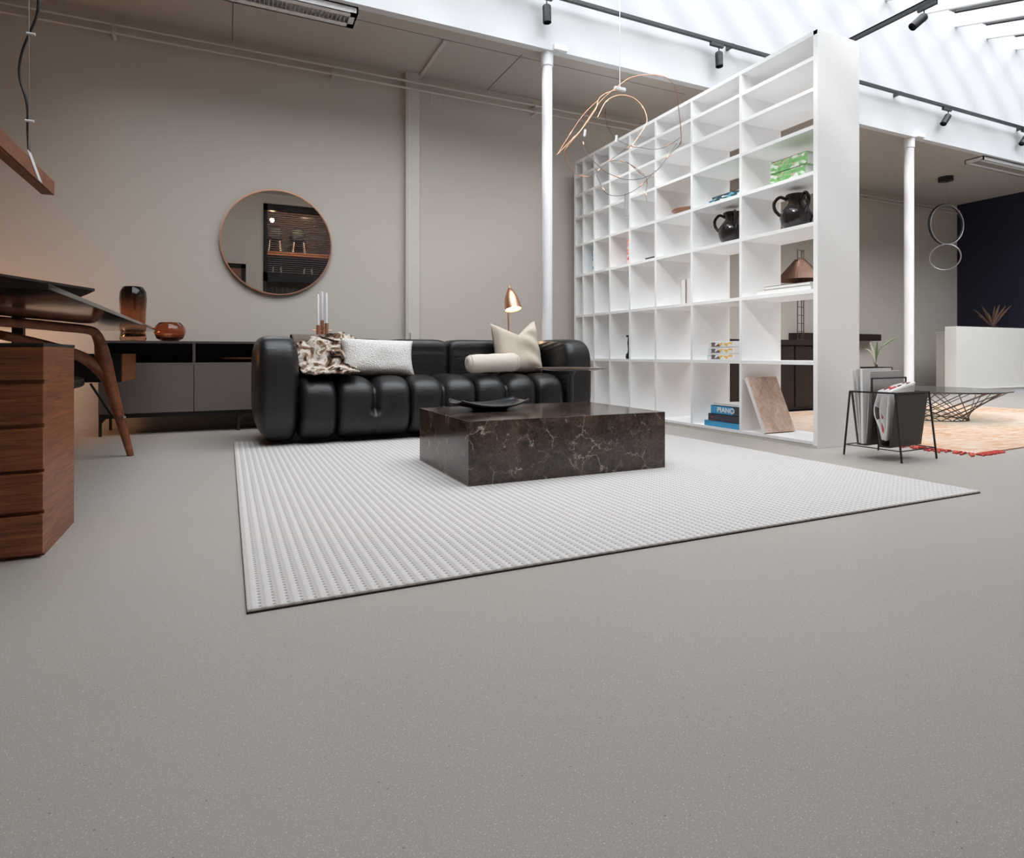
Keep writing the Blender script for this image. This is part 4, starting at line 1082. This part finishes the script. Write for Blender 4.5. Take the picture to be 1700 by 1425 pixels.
# walnut chair
chp = [(0, 534, 2.82), (50, 538, 3.05), (100, 543, 3.33), (140, 547, 3.60), (158, 553, 3.72), (167, 572, 3.76), (173, 602, 3.79), (189, 660, 3.83), (205, 715, 3.87), (217, 755, 3.9)]
P3 = [atd(*c) for c in chp]
P3[-1].z = .0
d0 = (P3[0] - P3[1]).normalized()
back_end = P3[0] + d0 * .12
cr = thing('walnut_chair', 'curved walnut armchair with black seat tucked under the desk', 'chair', (-.9, 4.0, 0))
obj('back_rail', MB().tube([back_end + d0 * .1] + P3[:6], [.022, .024, .024, .025, .026, .027, .034], 12, 6), 'walnut_s', cr, smooth='auto')
obj('leg', MB().tube(P3[5:], [.034, .045, .034, .026, .019], 12, 6), 'walnut_s', cr, smooth='auto')
lr = [atd(*c) for c in ((0, 556, 2.95), (46, 566, 3.25), (90, 577, 3.48), (125, 588, 3.62), (150, 601, 3.73), (170, 618, 3.79), (178, 632, 3.80))]
obj('seat_rail', MB().tube(lr, [.022, .026, .028, .030, .034, .038, .03], 12, 6), 'walnut_s', cr, smooth='auto')
fl2 = back_end + d0 * .1
obj('leg', MB().tube([fl2, fl2 + Vector((.03, -.05, -.35)), Vector((fl2.x + .08, fl2.y - .12, 0))], [.03, .032, .019], 12, 6), 'walnut_s', cr, smooth='auto')
for (x, y) in ((-1.30, 3.70), (-1.22, 4.42)): obj('leg', MB().tube([(x + .05, y, .47), (x, y, 0)], [.026, .018], 12), 'walnut_s', cr, smooth='auto')
obj('seat', MB().puff((-1.02, 4.02, .49), (.29, .33, .04), 4, 10), 'leather', cr, smooth=True)
br_ = [atd(150, 637, 3.80), atd(186, 692, 3.86), atd(206, 693, 3.85)]
obj('brace', MB().tube(br_[:2], .007, 8), 'black', cr)
obj('bolt', MB().rod(atd(199, 692, 3.86), atd(207, 693, 3.82), .008, 10), 'steel', cr, smooth='auto')
# linear pendant
lp = thing('linear_pendant', 'slim walnut bar pendant hanging above the desk', 'pendant lamp', (-.68, 2.4, 1.35))
obj('bar', MB().box(-.712, -.666, 1.35, 3.185, 1.326, 1.384), 'walnut_s', lp, bevel=.002)
obj('lit_underside', MB().box(-.704, -.674, 1.4, 3.14, 1.322, 1.3265), 'walnut', lp)  # no diffuser: a lighter walnut strip paints the lit underside of the bar
yb = onx(58, 275, -.666).y
wz = Vector((-.69, onx(48, 250, -.69).y, 1.384))
obj('bracket', MB().slab([(-.664, yb - .11, 1.402), (-.664, yb - .055, 1.402), (-.664, yb + .095, 1.328), (-.664, yb + .040, 1.328)], .004), 'candle', lp)
obj('suspension_wire', MB().rod(wz, (wz.x, wz.y, ZC), .0022, 6), 'steel', lp)
obj('suspension_wire', MB().rod((wz.x, 1.5, 1.384), (wz.x, 1.5, ZC), .0022, 6), 'steel', lp)
dwz = FW.dot(wz - CAM)
cpts = [(63, -40), (64, 0), (60, 28), (50, 53), (38, 82), (32, 112), (34, 135), (42, 160), (46, 185), (46, 215), (48, 252)]
CP = [atd(x, y, dwz + .01) for x, y in cpts]
obj('power_cable', MB().tube([Vector((CP[0].x, CP[0].y, ZC))] + CP, .0045, 8, 6), 'blackwire', lp, smooth='auto')
for x, y in ((51, 56), (49, 201)):
    p = atd(x, y, dwz); obj('cable_clip', MB().rod(p - Vector((.014, 0, 0)), p + Vector((.014, 0, 0)), .005, 8), 'column', lp)
# assumed unseen lamp in the left corner, read off the orange wall glow
fl3 = thing('assumed_corner_lamp', 'assumed small warm glowing lamp standing out of view on the floor left of the sideboard', 'lamp', (-1.75, 5.75, 0))
obj('base', MB().cyl((-1.75, 5.75, 0), .09, 0, .02, 24), 'black', fl3, smooth='auto')
obj('stem', MB().cyl((-1.75, 5.75, 0), .008, .02, .62, 10), 'black', fl3, smooth='auto')
obj('globe', MB().lathe([(0, .60), (.05, .615), (.09, .67), (.09, .72), (.05, .78), (0, .79)], (-1.75, 5.75, 0), 24), 'assumed_bulb', fl3, smooth=True)

# ------------------------------------------------------------------ wall behind the camera (seen in the mirror)
dw = thing('window_2', 'black framed display window with blinds facing the mirror', 'window', ((WX0 + WX1) / 2, YF - .05, WZ0)); dw['kind'] = 'structure'
m = MB(); fw_ = .075
m.box(WX0, WX0 + fw_, YF - .1, YF + .02, WZ0, WZ1); m.box(WX1 - fw_, WX1, YF - .1, YF + .02, WZ0, WZ1); m.box(WX0, WX1, YF - .1, YF + .02, WZ1 - .13, WZ1); m.box(WX0, WX1, YF - .1, YF + .02, WZ0, WZ0 + .08); m.box(WX0, WX1, YF - .1, YF + .02, 1.88, 2.05)
obj('frame', m, 'black', dw)
obj('pane', MB().box(WX0 + fw_, WX1 - fw_, YF - .055, YF - .05, WZ0, WZ1 - .1), 'pane', dw)
bl = MB(); z = 2.07
while z < 3.28:
    bl.box(WX0 + fw_ + .005, WX1 - fw_ - .005, YF - .045, YF - .02, z, z + .003, Matrix.Rotation(-.75, 3, 'X')); z += .042
obj('blind_slats', bl, 'blind', dw)
b = MB(); y0, y1 = YF - 1.5, YF - T
b.box(WX0 - .4, WX1 + .4, y0 - .05, y0, .0, 3.62); b.box(WX0 - .45, WX0 - .4, y0, y1, 0, 3.62); b.box(WX1 + .4, WX1 + .45, y0, y1, 0, 3.62); b.box(WX0 - .45, WX1 + .45, y0, y1, 3.6, 3.66)
struct('wall_display_back', b, 'nichew', label='dark walls of the display room behind the blinds', cat='wall')
for z, n_ in ((2.52, 'upper'), (2.0, 'middle'), (1.58, 'lowest')):
    o = obj('display_board', MB().box(WX0 - .39, WX1 + .39, y0 + .002, y0 + .55, z, z + .07), 'boardw', loc=(1.9, y0 + .3, z)); tag(o, n_ + ' copper coloured shelf board in the display window', 'shelf')
def mini_chair(x, z, s, label):
    t = thing('display_chair', label, 'chair', (x, y0 + .3, z), 'chairs in the display window')
    for sx_ in (-1, 1):
        for sy_ in (-1, 1): obj('leg', MB().rod((x + sx_ * .16 * s, y0 + .3 + sy_ * .14 * s, z), (x + sx_ * .12 * s, y0 + .3 + sy_ * .11 * s, z + .36 * s), .011, 8), 'candle', t)
    obj('seat', MB().puff((x, y0 + .3, z + .38 * s), (.19 * s, .17 * s, .03), 4, 6), 'blackmat', t, smooth=True)
    obj('backrest', MB().puff((x, y0 + .15, z + .58 * s), (.18 * s, .025, .18 * s), 4, 6), 'blackmat', t, smooth=True)
mini_chair(.95, 2.591, .8, 'black chair with white legs left on the upper display board'); mini_chair(1.45, 2.591, .8, 'black chair with white legs in the middle of the upper display board'); mini_chair(1.0, 2.076, .62, 'black chair with white legs left on the middle display board'); mini_chair(1.65, 2.076, .62, 'black chair with white legs right on the middle display board')
for i in range(11):
    x = .80 + i * .07 + (i % 3) * .008; hh_ = .16 + .02 * (i % 3)
    t_ = thing('display_book', 'upright slate coloured book in the row low in the display window', 'book', (x, y0 + .4, 1.6505), 'books in the display window')
    obj('cover', MB().box(x, x + .055, y0 + .30, y0 + .46, 1.6505, 1.6505 + hh_), 'bkgrey', t_); obj('pages', MB().box(x + .006, x + .049, y0 + .295, y0 + .30, 1.656, 1.645 + hh_), 'paper', t_)
dl = thing('display_lamp', 'small warm bulb hanging in the display window', 'lamp', (.86, YF - .6, 3.6))
obj('cord', MB().rod((.86, YF - .6, 3.6), (.86, YF - .6, 3.24), .004, 6), 'black', dl); obj('bulb', MB().lathe([(0, 3.15), (.03, 3.165), (.045, 3.2), (.03, 3.235), (0, 3.24)], (.86, YF - .6, 0), 16), 'bulb3', dl, smooth=True)
pf = thing('framed_picture', 'small dark framed picture reflected low in the mirror', 'picture', (.0, YF + .02, 2.0))
m = MB(); m.box(-.34, .34, YF + .001, YF + .03, 2.10, 2.19); m.box(-.34, .34, YF + .001, YF + .03, 1.60, 1.68); m.box(-.34, -.26, YF + .001, YF + .03, 1.60, 2.19); m.box(.26, .34, YF + .001, YF + .03, 1.60, 2.19)
obj('frame', m, 'wenge', pf); obj('print', MB().box(-.27, .27, YF + .001, YF + .01, 1.65, 2.12), 'brownp', pf)

# ------------------------------------------------------------------ light
w = bpy.data.worlds.new('World'); S.world = w; w.use_nodes = True
bg = w.node_tree.nodes['Background']; bg.inputs['Color'].default_value = (.93, .96, 1.0, 1); bg.inputs['Strength'].default_value = 3.0
try:
    w.cycles.sampling_method = 'AUTOMATIC'
except Exception: pass
po = bpy.data.lights.new('skylight_portal', 'AREA'); po.shape = 'RECTANGLE'; po.size = XR - SX0; po.size_y = (YS - SY0) / math.cos(math.radians(17)); po.cycles.is_portal = True
o = bpy.data.objects.new('skylight_portal', po); COL.objects.link(o); o.location = ((XR + SX0) / 2, (YS + SY0) / 2, (ZG + zg(SY0)) / 2 + .03); o.rotation_euler = (math.radians(17), 0, 0)
sn = bpy.data.lights.new('hazy_sun', 'SUN'); sn.energy = 2.6; sn.angle = math.radians(11); sn.color = (1.0, .985, .96)
o = bpy.data.objects.new('hazy_sun', sn); COL.objects.link(o)
o.rotation_euler = Vector((1.0, .30, -.80)).to_track_quat('-Z', 'Y').to_euler()
def lamp(name, loc, e, c, r, kind='POINT', d=None, size=None):
    l = bpy.data.lights.new(name, kind); l.energy = e; l.color = c; l.shadow_soft_size = r
    o = bpy.data.objects.new(name, l); COL.objects.link(o); o.location = loc
    if kind == 'SPOT':
        l.spot_size = size; l.spot_blend = .6; o.rotation_euler = Vector(d).to_track_quat('-Z', 'Y').to_euler()
    return o
lamp('floor_lamp_light', tip + ax * .27, 11, (1, .66, .38), .05, 'SPOT', ax, math.radians(88))
lamp('assumed_corner_lamp_light', (-1.75, 5.60, .72), 3.2, (1, .42, .16), .09)  # assumed source of the orange glow on the left wall
lamp('added_display_light', (1.5, YF - .3, 3.5), 34, (1, .68, .42), .03)  # added hidden light behind the frame top, brightens the display room

# ------------------------------------------------------------------ camera
cd = bpy.data.cameras.new('camera'); cam = bpy.data.objects.new('camera', cd); COL.objects.link(cam); S.camera = cam
cam.location = (0, 0, H); cam.rotation_euler = (PI / 2, 0, -YAW)
cd.sensor_fit = 'HORIZONTAL'; cd.sensor_width = 36; cd.lens = 36 * F / 1700
cd.shift_x = 0; cd.shift_y = -(1425 / 2 - CY) / 1700
cd.clip_start = .05
S.view_settings.view_transform = 'Standard'; S.view_settings.look = 'None'; S.view_settings.gamma = 1; S.view_settings.use_curve_mapping = False
S.view_settings.exposure = 0.95
S.cycles.use_denoising = True
S.cycles.max_bounces = 10; S.cycles.diffuse_bounces = 6; S.cycles.glossy_bounces = 5; S.cycles.transparent_max_bounces = 12; S.cycles.transmission_bounces = 8
S.cycles.sample_clamp_indirect = 8; S.cycles.caustics_reflective = False; S.cycles.caustics_refractive = False
